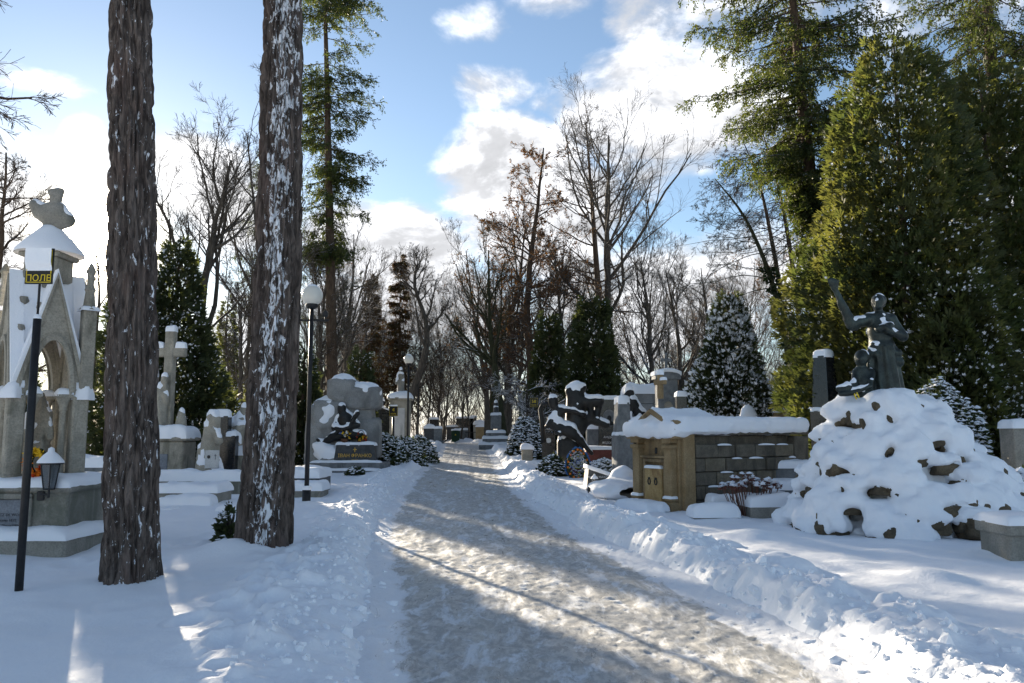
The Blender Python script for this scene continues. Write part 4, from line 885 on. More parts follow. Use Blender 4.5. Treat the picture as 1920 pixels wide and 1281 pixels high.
def lantern(loc, label, s=1., bracket=True):
    t = thing('lantern', label, 'lantern', loc); t.scale = (s, s, s)
    if bracket: MB().box((-.13, .06, -.06), (.1, .03, .12), .02).cyl((-.12, .03, -.04), (0, 0, -.04), .012).cyl((0, 0, -.08), (0, 0, .03), .014).build('bracket', IRON, t)
    g = MB(); fr = MB()
    for k in range(6):
        a, b = k * math.pi / 3, (k + 1) * math.pi / 3; p = lambda q, r_, z: (r_ * math.cos(q), r_ * math.sin(q), z)
        fr.cyl(p(a, .07, .03), p(a, .12, .34), .008, .008, 6); g.add([p(a, .067, .035), p(b, .067, .035), p(b, .116, .335), p(a, .116, .335)], [[0, 1, 2, 3]])
        fr.cyl(p(a, .12, .34), p(b, .12, .34), .009, .009, 6).cyl(p(a, .07, .03), p(b, .07, .03), .009, .009, 6)
    fr.lathe([(.001, .02), (.075, .02), (.075, .035)], sides=6).build('frame', IRON, t); g.build('pane', GLASS, t)
    MB().lathe([(.15, .335), (.15, .35), (.08, .43), (.03, .47), (.03, .5), (.001, .51)], sides=12).build('roof', IRON, t); MB().lathe([(.155, .352), (.15, .375), (.085, .452), (.04, .49), (.035, .53), (.001, .55)], sides=16).build('snow_cap', CAP, t, True)
    return t
lantern((-5.78, 10.13, .88), 'six-sided glass grave lantern with a snowy roof fixed to the gothic tomb plinth')

def slab(px0, px1, Y, z0, z1, depth, label, mat=GREY, t=.15, name='low_grave', cat='grave', rz=0, edge=.05, steps=0):
    x0, x1 = X(px0, Y), X(px1, Y); g = G0(Y) - .15; o = thing(name, label, cat, ((x0 + x1) / 2, Y + depth / 2, g), rz); w = x1 - x0
    MB().box((0, 0, (z0 + z1) / 2 - g), (w, depth, z1 - z0), .02).build('slab', mat, o); cap(o, (0, 0, z1 - g), (w + edge, depth + edge), t, 0, int(px0))
    return o
# left plot: terraced graves
slab(292, 413, 16.6, -.05, .42, .9, 'low snow-covered stone grave with a ledge in front beside the dark pine', LIMED, .16)
o = slab(305, 400, 16.2, -.05, .2, .45, 'snow-heaped ledge at the foot of the low stone grave', LIMED, .17, 'grave_ledge')
slab(285, 470, 18.6, -.05, .55, .5, 'long snow-topped kerb wall in front of the stone cross', LIMED, .2, 'grave_kerb', 'kerb')
slab(548, 602, 18.6, -.05, .62, 1.2, 'upper snowy slab behind the lamp pole', DARK, .2)
slab(545, 606, 17.8, -.05, .38, .75, 'lower snowy slab behind the lamp pole', LIMED, .16)
slab(-40, 205, 16.5, -.05, .95, .6, 'dark stone wall with a thick snow top behind the gothic tomb', GREY, .2, 'boundary_parapet', 'parapet')
slab(415, 450, 15.4, -.05, .12, .5, 'small snowy footstone beside the snow-streaked pine', LIMED, .14)
slab(298, 330, 15.2, -.05, .1, .4, 'small snowy footstone in front of the low stone grave', LIMED, .12)
shrub('juniper_bush', (.26, .26, .5), 7, 'small dark juniper sprig at the foot of the snow-streaked pine', (X(438, 11.6), 11.6, .08), 160, THUJAD, .15, .1)

def cross_tomb():
    Y = 22; c = (X(322, Y), Y, G0(Y) - .1); o = thing('stone_cross', 'tall stone cross with a snow-covered angel on a pedestal behind the dark pine', 'cross', c); zt = Z(620, Y) - c[2]; zp = Z(818, Y) - c[2]
    MB().box((0, 0, zp * .45), (1.1, .9, zp * .9), .03).box((0, 0, zp * .95), (1.3, 1.05, .12), .04).build('pedestal', LIME, o); cap(o, (0, 0, zp + .0), (1.32, 1.06), .28, 0, 2)
    MB().box((-.1, -.46, zp * .5), (.5, .03, .4), .01).build('plaque', PLAQ, o)
    MB().box((-.1, 0, (zp + zt) / 2), (.26, .24, zt - zp), .03).box((-.1, 0, zt - .6), (.86, .2, .27), .03).build('cross', LIME, o)
    cap(o, (-.1, 0, zt), (.28, .26), .16); cap(o, (.19, 0, zt - .465), (.28, .22), .14); cap(o, (-.4, 0, zt - .465), (.28, .22), .14)
    z = zp + .1; figure(o, [((-.22, -.2, z), (-.2, -.2, z + .75), .22, .14), ((-.2, -.2, z + .75), (-.2, -.18, z + 1.2), .15, .14), ((-.12, -.25, z + 1.45), (.1, .11, .13)), ((-.32, -.2, z + 1.2), (-.1, -.3, z + 1.0), .07, .05), ((-.1, -.2, z + 1.2), (.0, -.28, z + .85), .07, .05)], LIME, .035, .04, .07, 'angel', folds=.012)
    figure(o, [((.3, -.1, z), (.32, -.1, z + .3), .18, .14), ((.32, -.1, z + .5), (.1, .1, .12))], LIME, .035, .04, .07, 'cherub')
cross_tomb()
def mourner():
    Y = 21; c = (X(398, Y), Y, G0(Y) - .1); o = thing('mourning_statue', 'snow-covered stone statue of a bowed mourning woman holding a tablet', 'statue', c)
    figure(o, [((0, .1, -.2), (0, .1, .5), .36, .3), ((-.25, .2, 0), (-.25, .2, .95), .22, .16), ((0, 0, .5), (-.02, .05, 1.15), .24, .2), ((-.02, .05, 1.15), (.0, 0, 1.55), .2, .19), ((.13, -.1, 1.78), (.13, .14, .16)), ((.02, 0, 1.85), (.14, .14, .13)), ((.15, -.05, 1.5), (.3, -.2, 1.25), .09, .07), ((.3, -.2, 1.25), (.15, -.25, 1.5), .07, .05), ((.25, -.1, 0), (.3, -.15, .35), .22, .15)], LIME, .04, .05, .11, 'figure', folds=.012, amp=.08)
    p = MB().box((.17, -.31, .78), (.36, .04, .46), .01).build('tablet', WHITEST, o); MB().lathe([(.001, 0), (.045, 0)], (0, 0, 0), 12).build('portrait', BLACK, p, loc=(.09, -.333, .84)).rotation_euler.x = R(90)
    MB().box((.26, -.334, .84), (.012, .006, .14), .002).box((.26, -.334, .87), (.07, .006, .012), .002).build('cross_mark', INK, p)
    Yb = 22.5; d = thing('headstone', 'dark stepped headstone behind the mourning statue', 'gravestone', (X(416, Yb), Yb, G0(Yb) - .1)); MB().box((0, 0, .95), (.5, .3, 1.9), .02).box((.1, -.1, .7), (.8, .3, 1.3), .02).build('stone', BLACK, d); cap(d, (0, 0, 1.9), (.52, .32), .18); cap(d, (.36, -.1, 1.35), (.26, .3), .12)
mourner()
def seated_pair():
    Y = 23; c = (X(449, Y), Y, G0(Y) - .1); o = thing('seated_statue', 'stone group of a seated couple under snow on a low block', 'statue', c)
    MB().box((0, 0, .4), (1.05, .9, .85), .03).build('block', LIME, o); cap(o, (0, 0, .83), (1.1, .95), .2)
    figure(o, [((0, .1, .8), (0, .1, 1.3), .3, .25), ((0, .1, 1.3), (.05, .1, 1.75), .22, .2), ((.12, .05, 2.05), (.12, .13, .15)), ((-.22, .1, 1.7), (-.32, -.1, 1.25), .09, .07), ((-.3, -.1, 1.25), (0, -.25, 1.2), .07, .06), ((.22, .1, 1.7), (.32, -.15, 1.4), .09, .07), ((.05, -.25, 1.3), (.1, -.3, .85), .14, .1), ((-.15, -.2, 1.25), (-.2, -.3, .85), .14, .1), ((.12, -.2, 1.55), (.2, .15, .12)), ((-.25, .0, 1.5), (.12, .13, .15))], LIME, .04, .04, .11, 'figures', folds=.01, amp=.08)
seated_pair()

# ---- the boulder monument
def boulder_monument():
    Y = 26.4; c = (X(645, Y), Y + .6, G0(Y) - .1); o = thing('boulder_monument', 'grey boulder monument under snow with a dark bronze stonecutter and gold-lettered slab', 'monument', c); s = 1.0
    els = [((-.75, .2, .95), (.62, .6, .85)), ((-.55, .15, 1.9), (.58, .55, .55)), ((-.95, .1, 1.75), (.36, .4, .55)), ((-.22, .2, 2.75), (.5, .5, .42)), ((.5, .2, 2.5), (.62, .52, .4)), ((.35, .35, 1.85), (.52, .5, .55)), ((.62, .3, 1.15), (.5, .5, .7)), ((0, .4, 1.2), (.7, .5, 1.1)), ((-.85, .0, .35), (.5, .5, .45))]
    for k, (cc, rr) in enumerate(els): rock_mb(cc, rr, 40 + k, .16).build('boulder', GREYP, o, True)
    ell_union_snow(o, [els[i] for i in (1, 2, 3, 4)] + [((-.75, .1, 1.5), (.5, .5, .3))], .2, .05, .05, .02, .1)
    MB().box((.1, -.15, .17), (2.55, 1.5, .42), .02).build('step', GREY, o); MB().box((.35, -1.1, .06), (2.0, .45, .2), .015).build('lower_step', GREY, o); cap(o, (.35, -1.12, .16), (1.95, .42), .06); cap(o, (.15, -.7, .38), (2.3, .36), .08)
    w0, w1 = 1.38, 1.22; p = MB().prism([(.42 - w0 / 2, .38), (.42 + w0 / 2, .38), (.42 + w1 / 2, .95), (.42 - w1 / 2, .95)], -.75, -.35).build('inscription_slab', DARK, o)
    text('ІВАН ФРАНКО', .155, GOLD, p, (.42, -.755, .6)); text('1856 1916', .05, GOLD, p, (.42, -.755, .47)); MB().box((.42, -.755, .79), (.025, .01, .15), .004).box((.42, -.756, .8), (.12, .01, .025), .004).build('gold_cross', GOLD, p)
    cap(o, (.42, -.5, .95), (1.3, .5), .1, 0, 4)
    figure(o, [((.15, -.35, 1.35), (-.02, -.4, 1.85), .2, .24), ((-.1, -.48, 2.15), (.14, .15, .17)), ((-.02, -.4, 1.95), (-.08, -.45, 2.05), .09, .08), ((-.18, -.42, 1.85), (-.3, -.55, 1.5), .11, .09), ((-.3, -.55, 1.5), (.0, -.68, 1.45), .085, .07), ((.2, -.4, 1.85), (.42, -.5, 1.6), .11, .09), ((.42, -.5, 1.6), (.18, -.66, 1.5), .085, .07), ((.15, -.35, 1.3), (-.35, -.5, 1.2), .17, .14), ((-.35, -.5, 1.2), (-.7, -.5, .95), .12, .09), ((-.7, -.5, .95), (-.85, -.58, 1.12), .08, .05), ((.2, -.35, 1.3), (.6, -.5, 1.25), .17, .13), ((.6, -.5, 1.25), (.72, -.42, .9), .12, .09), ((-.6, -.62, 1.12), (.25, -.68, 1.62), .03, .03), ((.3, -.68, 1.72), (.46, -.68, 1.98), .07, .09)], BRONZED, .03, .035, .06, 'stonecutter_figure', amp=.08)
    MB().box((-.35, -.45, .55), (.8, .5, .5), .1).build('rough_base', GREYP, o); ell_union_snow(o, [((-.45, -.45, .62), (.55, .35, .32)), ((-.75, -.4, .85), (.35, .3, .2))], .06, .05, .05, .02, .12)
    return o, c
bm, bc = boulder_monument()
def flower_basket(loc, label, cols, h=.3, handle=False, seed=1):
    t = thing('flower_basket', label, 'flowers', loc); r = np.random.default_rng(seed); MB().lathe([(.001, 0), (.09, 0), (.14, .13), (.13, .13)], sides=12).build('basket', RUST, t, True)
    if handle: MB().tubes(np.array([[(.14 * math.cos(a), 0, .12 + .3 * math.sin(a)) for a in np.linspace(0, 3.14, 12)]]), np.full((1, 12), .012), 6).build('handle', RUST, t, True)
    for k in range(26):
        v = nrm(r.normal(size=3)); v[2] = abs(v[2]); c = v * np.array([.14, .14, h * .7]) + np.array([0, 0, .1]); C = np.repeat(c[None], 8, 0) + r.normal(size=(8, 3)) * .012; sprays(m := MB(), C, nrm(r.normal(size=(8, 3)) + v), r, .06, 0, .35, 3); m.build('flower', cols[k % len(cols)], t)
BLU = plain('blue_petals', (.03, .12, .5)); WPT = plain('white_petals', (.75, .75, .75))
flower_basket((bc[0] + .05, bc[1] - .62, bc[2] + 1.02), 'small bouquet with blue and yellow ribbons on the gold-lettered slab', [BLU, YE, WPT, IVY], .5, False, 1)
flower_basket((bc[0] + .58, bc[1] - .6, bc[2] + 1.0), 'flower basket with an arched handle on the gold-lettered slab', [IVY, RE, IVY, YE], .3, True, 2)
# shrubs by the lamps
for d, px, Y, lab, sd in (((1.75, 1.6, 1.55), 716, 28.5, 'large round evergreen shrub dusted with snow beside the boulder monument', 1), ((1.5, 1.4, 1.25), 757, 30, 'middle round shrub dusted with snow between its two neighbours', 2), ((1.35, 1.2, 1.2), 786, 32.5, 'snowy round shrub at the road edge below the globe lamps', 3)):
    shrub('round_shrub', d, sd, lab, (X(px, Y), Y, G0(Y) - .12), 2600, BOX, .7, .13, snows=.06)
shrub('evergreen_sprig', (.5, .4, .2), 5, 'low snowy sprig lying in front of the boulder monument steps', (X(668, 24.5), 24.5, G0(24.5) + .02), 260, THUJAD, .3, .1)
# column tomb, winged figure, dark slab behind the shrubs
Y = 36; o = thing('column_tomb', 'pale square column tomb with a snowy cap and a small statue on top', 'tomb', (X(751, Y), Y, G0(Y) - .1)); zt = Z(745, Y) - G0(Y); MB().box((0, 0, zt / 2), (.85, .8, zt), .03).box((0, 0, zt + .03), (1.05, 1, .14), .03).build('column', LIME, o); MB().box((.02, -.41, zt * .6), (.45, .03, zt * .5), .01).build('panel', WHITEST, o); MB().pillow((0, 0, zt + .1), (1.08, 1.02), .28, 0, 0, 1, 2.5).build('snow_cap', CAP, o, True)
figure(o, [((0, 0, zt + .1), (0, 0, zt + .75), .2, .13), ((0, 0, zt + .75), (0, 0, zt + 1.05), .14, .15), ((0, -.02, zt + 1.28), (.1, .11, .13)), ((-.14, 0, zt + 1.05), (-.2, -.15, zt + .7), .06, .05)], LIMED, .05, .04, .09)
Y = 37; o = thing('winged_tomb', 'dark slab tomb with a bronze winged figure leaning on it', 'tomb', (X(727, Y), Y, G0(Y) - .1)); MB().box((.2, 0, 1.0), (1.2, .4, 2.0), .03).prism([(-.4, 2.0), (.8, 2.0), (.8, 2.35)], -.2, .2).build('slab', BLACK, o)
figure(o, [((-.55, -.1, .3), (-.45, -.1, 1.5), .14, .17), ((-.45, -.1, 1.5), (-.3, -.1, 2.2), .17, .15), ((-.22, -.12, 2.5), (.12, .13, .15)), ((-.3, -.1, 2.2), (.2, -.2, 2.05), .08, .06), ((-.55, .1, 2.1), (-.75, .1, .9), .12, .05)], BRONZED, .05, .04, .08)

# ---- right: rock mound with bronze statue
def mound():
    Yc = 12.9; cx = X(1672, Yc); o = thing('rock_mound', 'high rock mound buried in thick lumpy snow under the bronze statue', 'rock mound', (cx, Yc, 0)); r = np.random.default_rng(12); els = []
    prof = lambda z: 1.22 * (1 - np.clip(z / 2.12, 0, 1)) ** .95 + .36
    k = 0
    while len(els) < 290:
        z = 1.95 * r.random() ** 1.15; a = r.random() * 6.28; pr = prof(z); s = r.uniform(.08, .18) * (1.15 - .2 * z / 2)
        rx = pr * (1.12 + .2 * (math.cos(a) > 0) * (1 - z / 2))
        els.append(((rx * .99 * math.cos(a) + .16 * (1 - z), pr * .97 * math.sin(a), z + .02), (s * r.uniform(.9, 1.5), s * r.uniform(.9, 1.5), s * r.uniform(.6, .95))))
    for k, (c, rr) in enumerate(els):
        if c[1] < .9: rock_mb(c, rr, 200 + k, .35).build('rock', ROCK, o, True)
    core = [((.16 * (1 - z), 0, z - .02), ((prof(z + .25)) * .96, prof(z + .25) * .9, .4)) for z in (0, .25, .5, .75, 1.0, 1.25, 1.5, 1.68)]
    f = body_sdf(els, .022); g = body_sdf(core, .08); up = np.array([0, 0, .14])
    def sn(P):
        n = fbm(P * 3.1, 3, 3); a = f(P - up) - .045 + .13 * (n - .45); b = g(P - np.array([0, 0, .05])) + .04 + .17 * (fbm(P * 2.2, 3, 8) - .5)
        m = -.025 * np.log(np.exp(-np.clip(a, -.5, 2) / .025) + np.exp(-np.clip(b, -.5, 2) / .025))
        return m + .08 * (fbm(P * 7., 3, 4) - .5) + .025 * (fbm(P * 18, 2, 5) - .5)
    MB().sdf(sn, (-2.9, -2.7, -.1), (3.3, 2.6, 2.5), .038).build('snow_cover', CAP, o, True)
    return cx, Yc
mx, my = mound()
def bronze_group():
    z0 = Z(757, my) ; o = thing('bronze_statue', 'green bronze statue of a woman raising one arm with a child at her knee', 'statue', (X(1657, my), my, z0 - .06))
    H = .1
    w = [((.04, 0, .0), (.03, 0, .95), .29, .2), ((.22, .05, .0), (.1, 0, .75), .2, .14), ((-.14, -.1, 0), (-.05, -.03, .8), .16, .13), ((.3, .1, .02), (.42, .12, .02), .14, .06), ((0, 0, .9), (0, 0, 1.25), .17, .18), ((0, -.02, 1.25), (0, 0, 1.42), .19, .15), ((-.17, 0, 1.43), (.18, 0, 1.43), .095, .095),
         ((0, 0, 1.45), (-.02, -.02, 1.6), .06, .055), ((-.025, -.03, 1.71), (.095, .11, .13)), ((.03, .03, 1.74), (.11, .11, .11)), ((-.075, -.125, 1.69), (.022, .028, .03)), ((-.055, -.1, 1.62), (.05, .045, .035)),
         ((-.17, 0, 1.42), (-.47, -.05, 1.35), .1, .088), ((-.47, -.05, 1.35), (-.64, -.08, 1.68), .085, .066), ((-.42, -.04, 1.31), (-.55, -.06, 1.42), .07, .05), ((-.66, -.08, 1.75), (-.73, -.08, 1.92), .048, .04), ((-.74, -.08, 1.95), (-.76, -.08, 2.02), .05, .045),
         ((.19, 0, 1.42), (.33, -.08, 1.14), .09, .08), ((.33, -.08, 1.14), (.04, -.24, 1.2), .07, .05), ((.02, -.25, 1.22), (-.04, -.26, 1.27), .05, .035), ((-.1, -.2, 1.25), (.08, -.2, 1.3), .06, .06),
         ((-.17, -.1, .85), (.22, -.12, .72), .075, .07), ((-.16, -.12, 1.0), (.2, -.14, .86), .06, .06), ((-.18, -.05, .9), (-.24, -.02, .45), .07, .04)]
    for i, (dx, l) in enumerate(((-.05, .1), (-.02, .12), (.012, .115), (.04, .09))): w.append(((-.76 + dx, -.09, 2.0), (-.78 + dx * 1.3, -.11, 2.0 + l * .7), .017, .013)); 
    w.append(((-.72, -.1, 1.97), (-.69, -.14, 2.04), .018, .014))
    figure(o, w, BRONZE, .0125, .015, .026, 'woman_figure', folds=.013, zf=.98, amp=.07, shrink=.016)
    c = [((-.28, -.1, 0), (-.3, -.1, .35), .19, .13), ((-.1, -.12, .02), (-.28, -.12, .1), .13, .13), ((-.3, -.1, .35), (-.32, -.1, .5), .12, .1), ((-.4, -.1, .48), (-.2, -.1, .5), .05, .05), ((-.34, -.14, .68), (.085, .095, .11)), ((-.3, -.1, .71), (.1, .1, .1)), ((-.4, -.22, .66), (.018, .022, .025)), ((-.42, -.12, .47), (-.5, -.25, .3), .05, .042), ((-.5, -.25, .3), (-.62, -.32, .28), .04, .035), ((-.18, -.12, .47), (-.3, -.28, .28), .05, .042), ((-.3, -.28, .28), (-.52, -.34, .22), .04, .035), ((-.62, -.32, .27), (-.75, -.33, .24), .06, .03), ((-.55, -.34, .2), (-.74, -.36, .17), .05, .025)]
    c = [tuple((np.array(v) * 1.13 + np.array([-.03, -.03, 0]) if j < (2 if len(q_) == 4 else 1) else (np.array(v) * 1.13)) for j, v in enumerate(q_)) for q_ in c]
    figure(o, c, BRONZE, .0125, .014, .024, 'child_figure', folds=.01, zf=.4, amp=.07, shrink=.014)
    MB().tubes(np.array([-.06, -.04, .03]) + np.array([[(-.58, -.4, .23), (-.6, -.42, .15), (-.57, -.42, .08)], [(-.58, -.4, .23), (-.55, -.42, .16), (-.53, -.42, .1)]]), np.full((2, 3), .011), 5).build('ribbon', YEL, o)
bronze_group()
x, y = gp(1898, 1056); o = thing('stone_block', 'squat grey stone corner post capped with snow beside the rock mound', 'stone post', (x + .33, y + .35, -.1)); MB().box((0, 0, .27), (.62, .62, .5), .02).box((0, 0, .58), (.7, .7, .15), .02).build('post', LIMED, o); cap(o, (0, 0, .655), (.72, .72), .1)

# ---- crypt of sandstone with a block wall
def crypt():
    P0 = np.array(gp(1277, 956)); ang = math.atan2(.49, .87); o = thing('crypt', 'low brown sandstone crypt with a gabled portal and dark block side wall under snow', 'crypt', (P0[0], P0[1], G0(P0[1]) - .12), ang); L_, Wd, H = 3.45, 1.3, 1.55
    # local x along the side wall, y into depth; front face at x = 0
    MB().box((L_ / 2 + .1, Wd / 2 + .05, H / 2), (L_ - .3, Wd - .1, H - .06), .01).build('core', BLOCK, o)
    r = np.random.default_rng(8); rows = 5; x0, x1 = .32, L_ - .42; hh = (H - .22) / rows
    for k in range(rows):
        x_ = x0; 
        if k % 2: x_ -= 0
        cuts = [x0] + sorted(lerp(x0, x1, (q + (.5 if k % 2 else 0) + r.uniform(-.08, .08)) / 5) for q in range(1 if not k % 2 else 0, 5)) + [x1]
        for a, b in zip(cuts[:-1], cuts[1:]):
            if b - a < .08: continue
            pr = r.uniform(.0, .045); blk = MB().box(((a + b) / 2, -.01 - pr / 2, .02 + hh * (k + .5)), (b - a - .014, .12 + pr, hh - .014), .014).build('block', BLOCK2 if r.random() < .35 else BLOCK, o)
            if r.random() < .4: MB().pillow(((a + b) / 2 + r.uniform(-.1, .1), -.075 - pr, .02 + hh * (k + 1) - .016), ((b - a) * r.uniform(.4, .85), .05), .03, 0, 0, k, 2.5).build('snow_ledge', CAP, blk, True)
    MB().box((.17, .1, H / 2), (.28, .4, H), .02).build('corner_pier', SAND, o); MB().box((L_ - .2, .1, H / 2 - .02), (.42, .42, H - .04), .02).build('corner_pier', BLOCK, o)
    MB().box((L_ / 2, Wd / 2, H + .05), (L_ + .1, Wd + .22, .14), .03).build('cornice', BLOCK, o)
    # portal on the end wall
    MB().box((.02, Wd / 2, H / 2), (.1, Wd, H), .01).build('portal_wall', SAND, o)
    for y_ in (.16, Wd - .16):
        p = MB().box((-.1, y_, .75), (.16, .2, 1.2), .015).box((-.11, y_, .1), (.22, .27, .3), .02).box((-.11, y_, .3), (.2, .24, .07), .02).box((-.11, y_, 1.3), (.21, .26, .08), .015).box((-.11, y_, 1.42), (.2, .25, .1), .015).build('pilaster', SAND, o); cap(p, (-.12, y_, .335), (.2, .24), .05)
    MB().box((-.08, Wd / 2, H - .02), (.3, Wd + .2, .16), .03).build('entablature', SAND, o)
    fr = MB(); [fr.box((-.06, Wd / 2 + s * .31, .5), (.1, .07, 1.0), .012) for s in (-1, 1)]; fr.box((-.06, Wd / 2, 1.03), (.1, .7, .07), .012).box((-.07, Wd / 2, 1.1), (.14, .78, .05), .012).build('door_frame', SAND, o)
    d = MB().box((-.09, Wd / 2, .45), (.1, .52, .88), .02).build('door', mat_stone('ochre_sandstone', (.36, .24, .1), (.46, .33, .16), 4, .5, .9, (.2, .11, .05)), o); cap(d, (-.1, Wd / 2, .89), (.1, .52), .05)
    for s in (-1, 1): MB().tubes(np.array([[(-.15, Wd / 2 + s * .1 + .035 * math.cos(a), .62 + .06 * math.sin(a)) for a in np.linspace(0, 6.28, 14)]]), np.full((1, 14), .011), 6).box((-.148, Wd / 2 + s * .1, .68), (.03, .05, .04), .005).build('ring_handle', IRON, d)
    MB().box((-.04, Wd / 2, 1.22), (.03, .07, .12), .02).build('keyhole_plate', IRON, o)
    # gable: triangle in the y-z plane
    def tri(m, yl, zl, yh, zh, xa, xb):
        V = [(xa, Wd / 2 - yl, zl), (xa, Wd / 2 + yl, zl), (xa, Wd / 2, zh), (xb, Wd / 2 - yl, zl), (xb, Wd / 2 + yl, zl), (xb, Wd / 2, zh)]
        return m.add(V, [[0, 1, 4, 3], [1, 2, 5, 4], [2, 0, 3, 5]]).add(V, [[2, 1, 0], [3, 4, 5]])
    tri(MB(), .62, H + .06, 0, H + .38, -.1, .3).build('gable', SAND, o)
    gm = MB(); 
    for s in (-1, 1):
        a, b = np.array([-.16, Wd / 2 + s * .72, H + .08]), np.array([-.16, Wd / 2, H + .45]); gm.tubes(np.array([[a, (a + b) / 2, b]]) , np.full((1, 3), .055), 4)
    gm.build('gable_moulding', SAND, o)
    for s in (-1, 1): rock_mb((-.14, Wd / 2 + s * .72, H + .14), (.09, .07, .12), 3 + s, .3).build('acroterion', SAND, o, True)
    ck = MB().box((.1, Wd / 2, H + .95), (.1, .1, .5), .012).box((.1, Wd / 2, H + 1.03), (.09, .32, .1), .012).build('cross', SAND, o); cap(ck, (.1, Wd / 2, H + 1.2), (.12, .12), .08); cap(ck, (.1, Wd / 2 - .1, H + 1.08), (.1, .12), .05)
    # snow on the roof, thick and drooping over the eaves
    def snw(P):
        x_, y_, z_ = P[..., 0], P[..., 1], P[..., 2]; n = fbm(P * 3.4, 3, 4); e = .05 * (fbm(P * 8, 2, 6) - .5)
        bx = np.maximum(np.maximum(np.abs(x_ - L_ / 2) - (L_ / 2 + .03), np.abs(y_ - Wd / 2) - (Wd / 2 + .1)), np.abs(z_ - (H + .19)) - .075 - .05 * n)
        d1 = np.sqrt(np.maximum(np.abs(x_ - L_ / 2) - (L_ / 2 - .06), 0) ** 2 + np.maximum(np.abs(y_ - Wd / 2) - (Wd / 2 + .02), 0) ** 2 + np.maximum(np.abs(z_ - (H + .17)) - .02 - .05 * n, 0) ** 2) - .13
        hg = H + .5 - .58 * np.abs(y_ - Wd / 2); d2 = np.maximum(np.maximum(z_ - hg - .06 * n, -x_ - .12), np.maximum(x_ - .85 - .5 * n, np.maximum(hg - .42, H + .08) - z_)) * .8
        d3 = np.sqrt(np.maximum(np.abs(x_ + .1) - .1, 0) ** 2 + np.maximum(np.abs(y_ - Wd / 2) - Wd / 2 - .02, 0) ** 2 + ((z_ - H - .09 + .1 * (fbm(P * np.array([1, 7, 1]), 2, 9) - .4)) * .8) ** 2) - .115
        k = .06; return -k * np.log(np.exp(-np.clip(d1, -.5, 2) / k) + np.exp(-np.clip(d2, -.5, 2) / k) + np.exp(-np.clip(d3, -.5, 2) / k)) + e
    MB().sdf(snw, (-.5, -.4, H - .2), (L_ + .4, Wd + .5, H + .95), .035).build('roof_snow', CAP, o, True)
    MB().box((-.55, .55, .07), (.5, .9, .16), .04).build('threshold', SAND, o); cap(o, (-.55, .5, .14), (.58, 1.0), .15)
    return o
crypt()
# graves between crypt and mound
def grave(px0, px1, Y, z1, depth, label, t=.17, rz=0, mat=LIMED, name='low_grave'): return slab(px0, px1, Y, G0(Y) - .15, z1, depth, label, mat, t, name, 'grave', rz)
grave(1395, 1478, 14.2, .36, .75, 'snow-topped grave kerb with withered hydrangeas in front of the crypt wall', .18, .12)
grave(1295, 1380, 14.0, .2, .45, 'low snow-heaped kerb stone in front of the crypt wall', .18, .05)
grave(1330, 1410, 14.9, .28, .5, 'rounded snowy kerb right against the crypt wall', .18)
grave(1440, 1512, 15.6, .55, .8, 'grey grave step under snow between the crypt and the rock mound', .16, mat=GREY)
grave(1447, 1520, 16.6, .92, .9, 'upper grey grave slab with a thick snow bed between the crypt and the rock mound', .16, mat=GREY)
def hydrangea():
    Y = 14.45; o = thing('hydrangea', 'withered brown hydrangea stems topped with balls of snow', 'plant', (X(1402, Y), Y, .5)); r = np.random.default_rng(4); n = 46; a = r.random(n) * 6.28; rr = np.sqrt(r.random(n)); b = np.stack([rr * np.cos(a) * .3, rr * np.sin(a) * .18, -.35 + 0 * a], -1); tp = np.stack([rr * np.cos(a) * .52, rr * np.sin(a) * .25, .12 + .3 * r.random(n) * (1.2 - rr)], -1)
    MB().tubes(np.stack([b, (b + tp) / 2 + r.normal(size=b.shape) * .03, tp], 1), np.tile([.009, .008, .006], (n, 1)), 5).build('stems', plain('dry_stems', (.12, .05, .03)), o)
    D = nrm(r.normal(size=(n * 9, 3))); sprays(m := MB(), np.repeat(tp, 9, 0) + D * .015, D, r, .055, 0, .4, 3); m.build('flower_heads', plain('dry_petals', (.16, .06, .045)), o); snow_bits(s := MB(), np.repeat(tp, 3, 0) + r.normal(size=(n * 3, 3)) * .012 + np.array([0, 0, .035]), r, .055, 0); s.build('snow_caps', CAP, o, True)
hydrangea()
# black obelisk
def obelisk(px, Y, w, ztop, label, mat=BLACK, base=True, rz=.6, tap=.78, name='obelisk', bz=None, t=.16):
    g = G0(Y) - .15; o = thing(name, label, 'obelisk', (X(px, Y), Y, g), rz); h = ztop - g; zb_ = (bz - g) if bz else h * .3
    MB().box((0, 0, (zb_ + h) / 2), (w * .86, w * .86, h - zb_), .01, 0, 0, tap).build('shaft', mat, o)
    if base: MB().box((0, 0, zb_ / 2), (w, w, zb_), .01).build('base', mat, o); cap(o, (0, 0, zb_), (w * 1.02, w * 1.02), .1)
    cap(o, (0, 0, h), (w * .86 * tap * 1.05, w * .86 * tap * 1.05), t); return o
obelisk(1548, 18.5, .5, Z(668, 18.5), 'tall polished black granite obelisk with a snow cap before the thujas', bz=Z(770, 18.5))
shrub('low_shrub', (.7, .6, .5), 9, 'snow-buried low shrub at the foot of the black obelisk', (X(1538, 17.3), 17.3, G0(17.3) + .35), 500, BOX, .95, .1, snows=.09)
obelisk(1166, 22.5, .48, Z(755, 22.5), 'tapering grey granite obelisk with icy patches beside the crypt', GREY, True, .2, .8, bz=Z(815, 22.5), t=.2)
